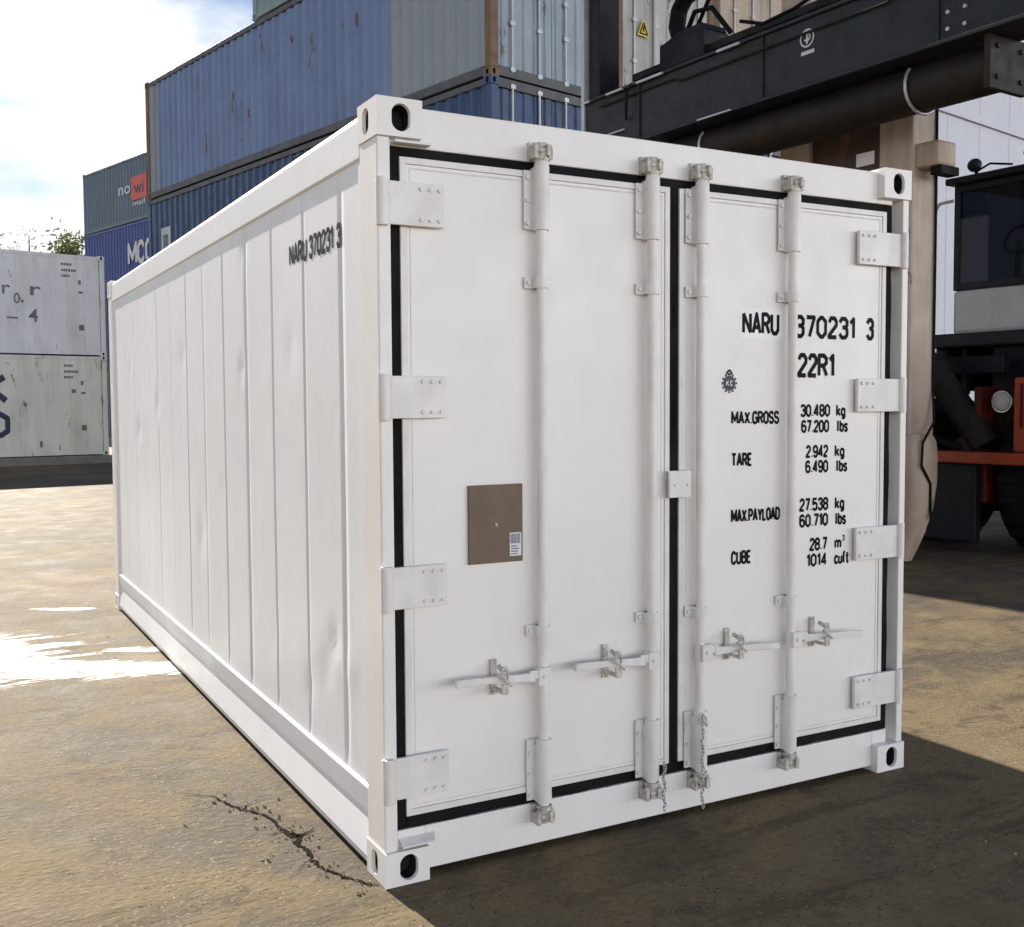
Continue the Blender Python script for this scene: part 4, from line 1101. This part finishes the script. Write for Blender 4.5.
b = MB().box(3.935, 4.265, 2.25, 2.6, 1.062, 1.76); b.build('lamp_housing', M['machine_under'], hn, .02)
b = MB(); b.cyl((4.10, 2.25, 1.62), (4.10, 2.12, 1.62), .075, .115, 20); b.build('headlight_shell', M['lamp_metal'], hn)
hl = MB(); hl.ball((4.10, 2.115, 1.62), .108, 16, squash=(1, .32, 1)); hl.build('headlight', M['lampglass'], hn)
# orange fender ribs
b = MB()
for k in range(5): b.box(4.48+k*.09, 4.505+k*.09, 1.83, 1.843, 1.35, 1.80)
b.build('fender_rib', M['red'], hn)
# tilt cylinders, arms and hoses
b = MB(); b.tube([(3.05, 2.0, 2.45), (3.35, 2.0, 2.0)], .11, 12); b.tube([(3.35, 2.0, 2.0), (3.98, 2.05, 1.15)], .15, 12); b.build('tilt_cylinder', M['machine_under'], hn)
b = MB().box(2.7, 4.0, 2.3, 2.42, 1.93, 2.12); b.build('cross_arm', M['indigo'], hn, .01)
b = MB()
b.tube([(3.35, 1.8, 1.62), (3.1, 1.75, 1.72), (2.9, 1.7, 1.45), (2.82, 1.7, 1.25)], .035, 8); b.tube([(2.95, 1.8, 1.2), (3.2, 1.8, 1.30), (3.5, 1.85, 1.22), (3.75, 1.95, 1.12)], .045, 8)
b.tube([(3.05, 1.8, 1.70), (3.12, 1.8, 1.45), (3.02, 1.8, 1.28)], .03, 8)
b.build('hose', M['rubber'], hn)
# wheels roll along the machine, axle across
def wheel(u, v):
    prof = [(.42, .0), (.42, .10), (.70, .0), (.80, .06), (.82, .14), (.82, .40), (.80, .48), (.70, .54), (.42, .44)]
    n = 32; vs, fs = [], []
    pr = [(.40, .04), (.68, .0), (.79, .05), (.82, .13), (.82, .41), (.79, .49), (.68, .54), (.40, .50)]
    for r_, a in pr:
        for j in range(n):
            t = 2*math.pi*j/n; vs.append((u+a, v+r_*math.cos(t), .82+r_*math.sin(t)))
    for i in range(len(pr)-1):
        for j in range(n): fs.append((i*n+j, i*n+(j+1) % n, (i+1)*n+(j+1) % n, (i+1)*n+j))
    b = MB().add(vs, fs, 0, True)
    for j in range(24):
        t = 2*math.pi*j/24; c_, s_ = math.cos(t), math.sin(t); w_ = .045
        p = [(u+.10, t-w_), (u+.44, t-w_), (u+.44, t+w_), (u+.10, t+w_)]
        b.add([(a, v+.815*math.cos(q), .82+.815*math.sin(q)) for a, q in p] + [(a, v+.85*math.cos(q), .82+.85*math.sin(q)) for a, q in p], [(0,1,2,3),(7,6,5,4),(0,4,5,1),(1,5,6,2),(2,6,7,3),(3,7,4,0)])
    wo_ = b.build('wheel', M['tyre'], hn)
    b = MB().cyl((u+.06, v, .82), (u+.48, v, .82), .41, n=24); b.cyl((u+.0, v, .82), (u+.54, v, .82), .15, n=16)
    b.build('rim', M['red'], wo_)
for u in (4.08, 4.66, 2.75): wheel(u, 2.78)
wheel(4.4, 6.3); wheel(3.0, 6.3)
MB().box(2.85, 5.5, 3.6, 5.2, .30, .548).build('belly_plate', M['indigo'], hn, .02)
MB().box(2.9, 5.6, 5.3, 7.4, 1.07, 2.3).build('counterweight', M['red'], hn, .08)
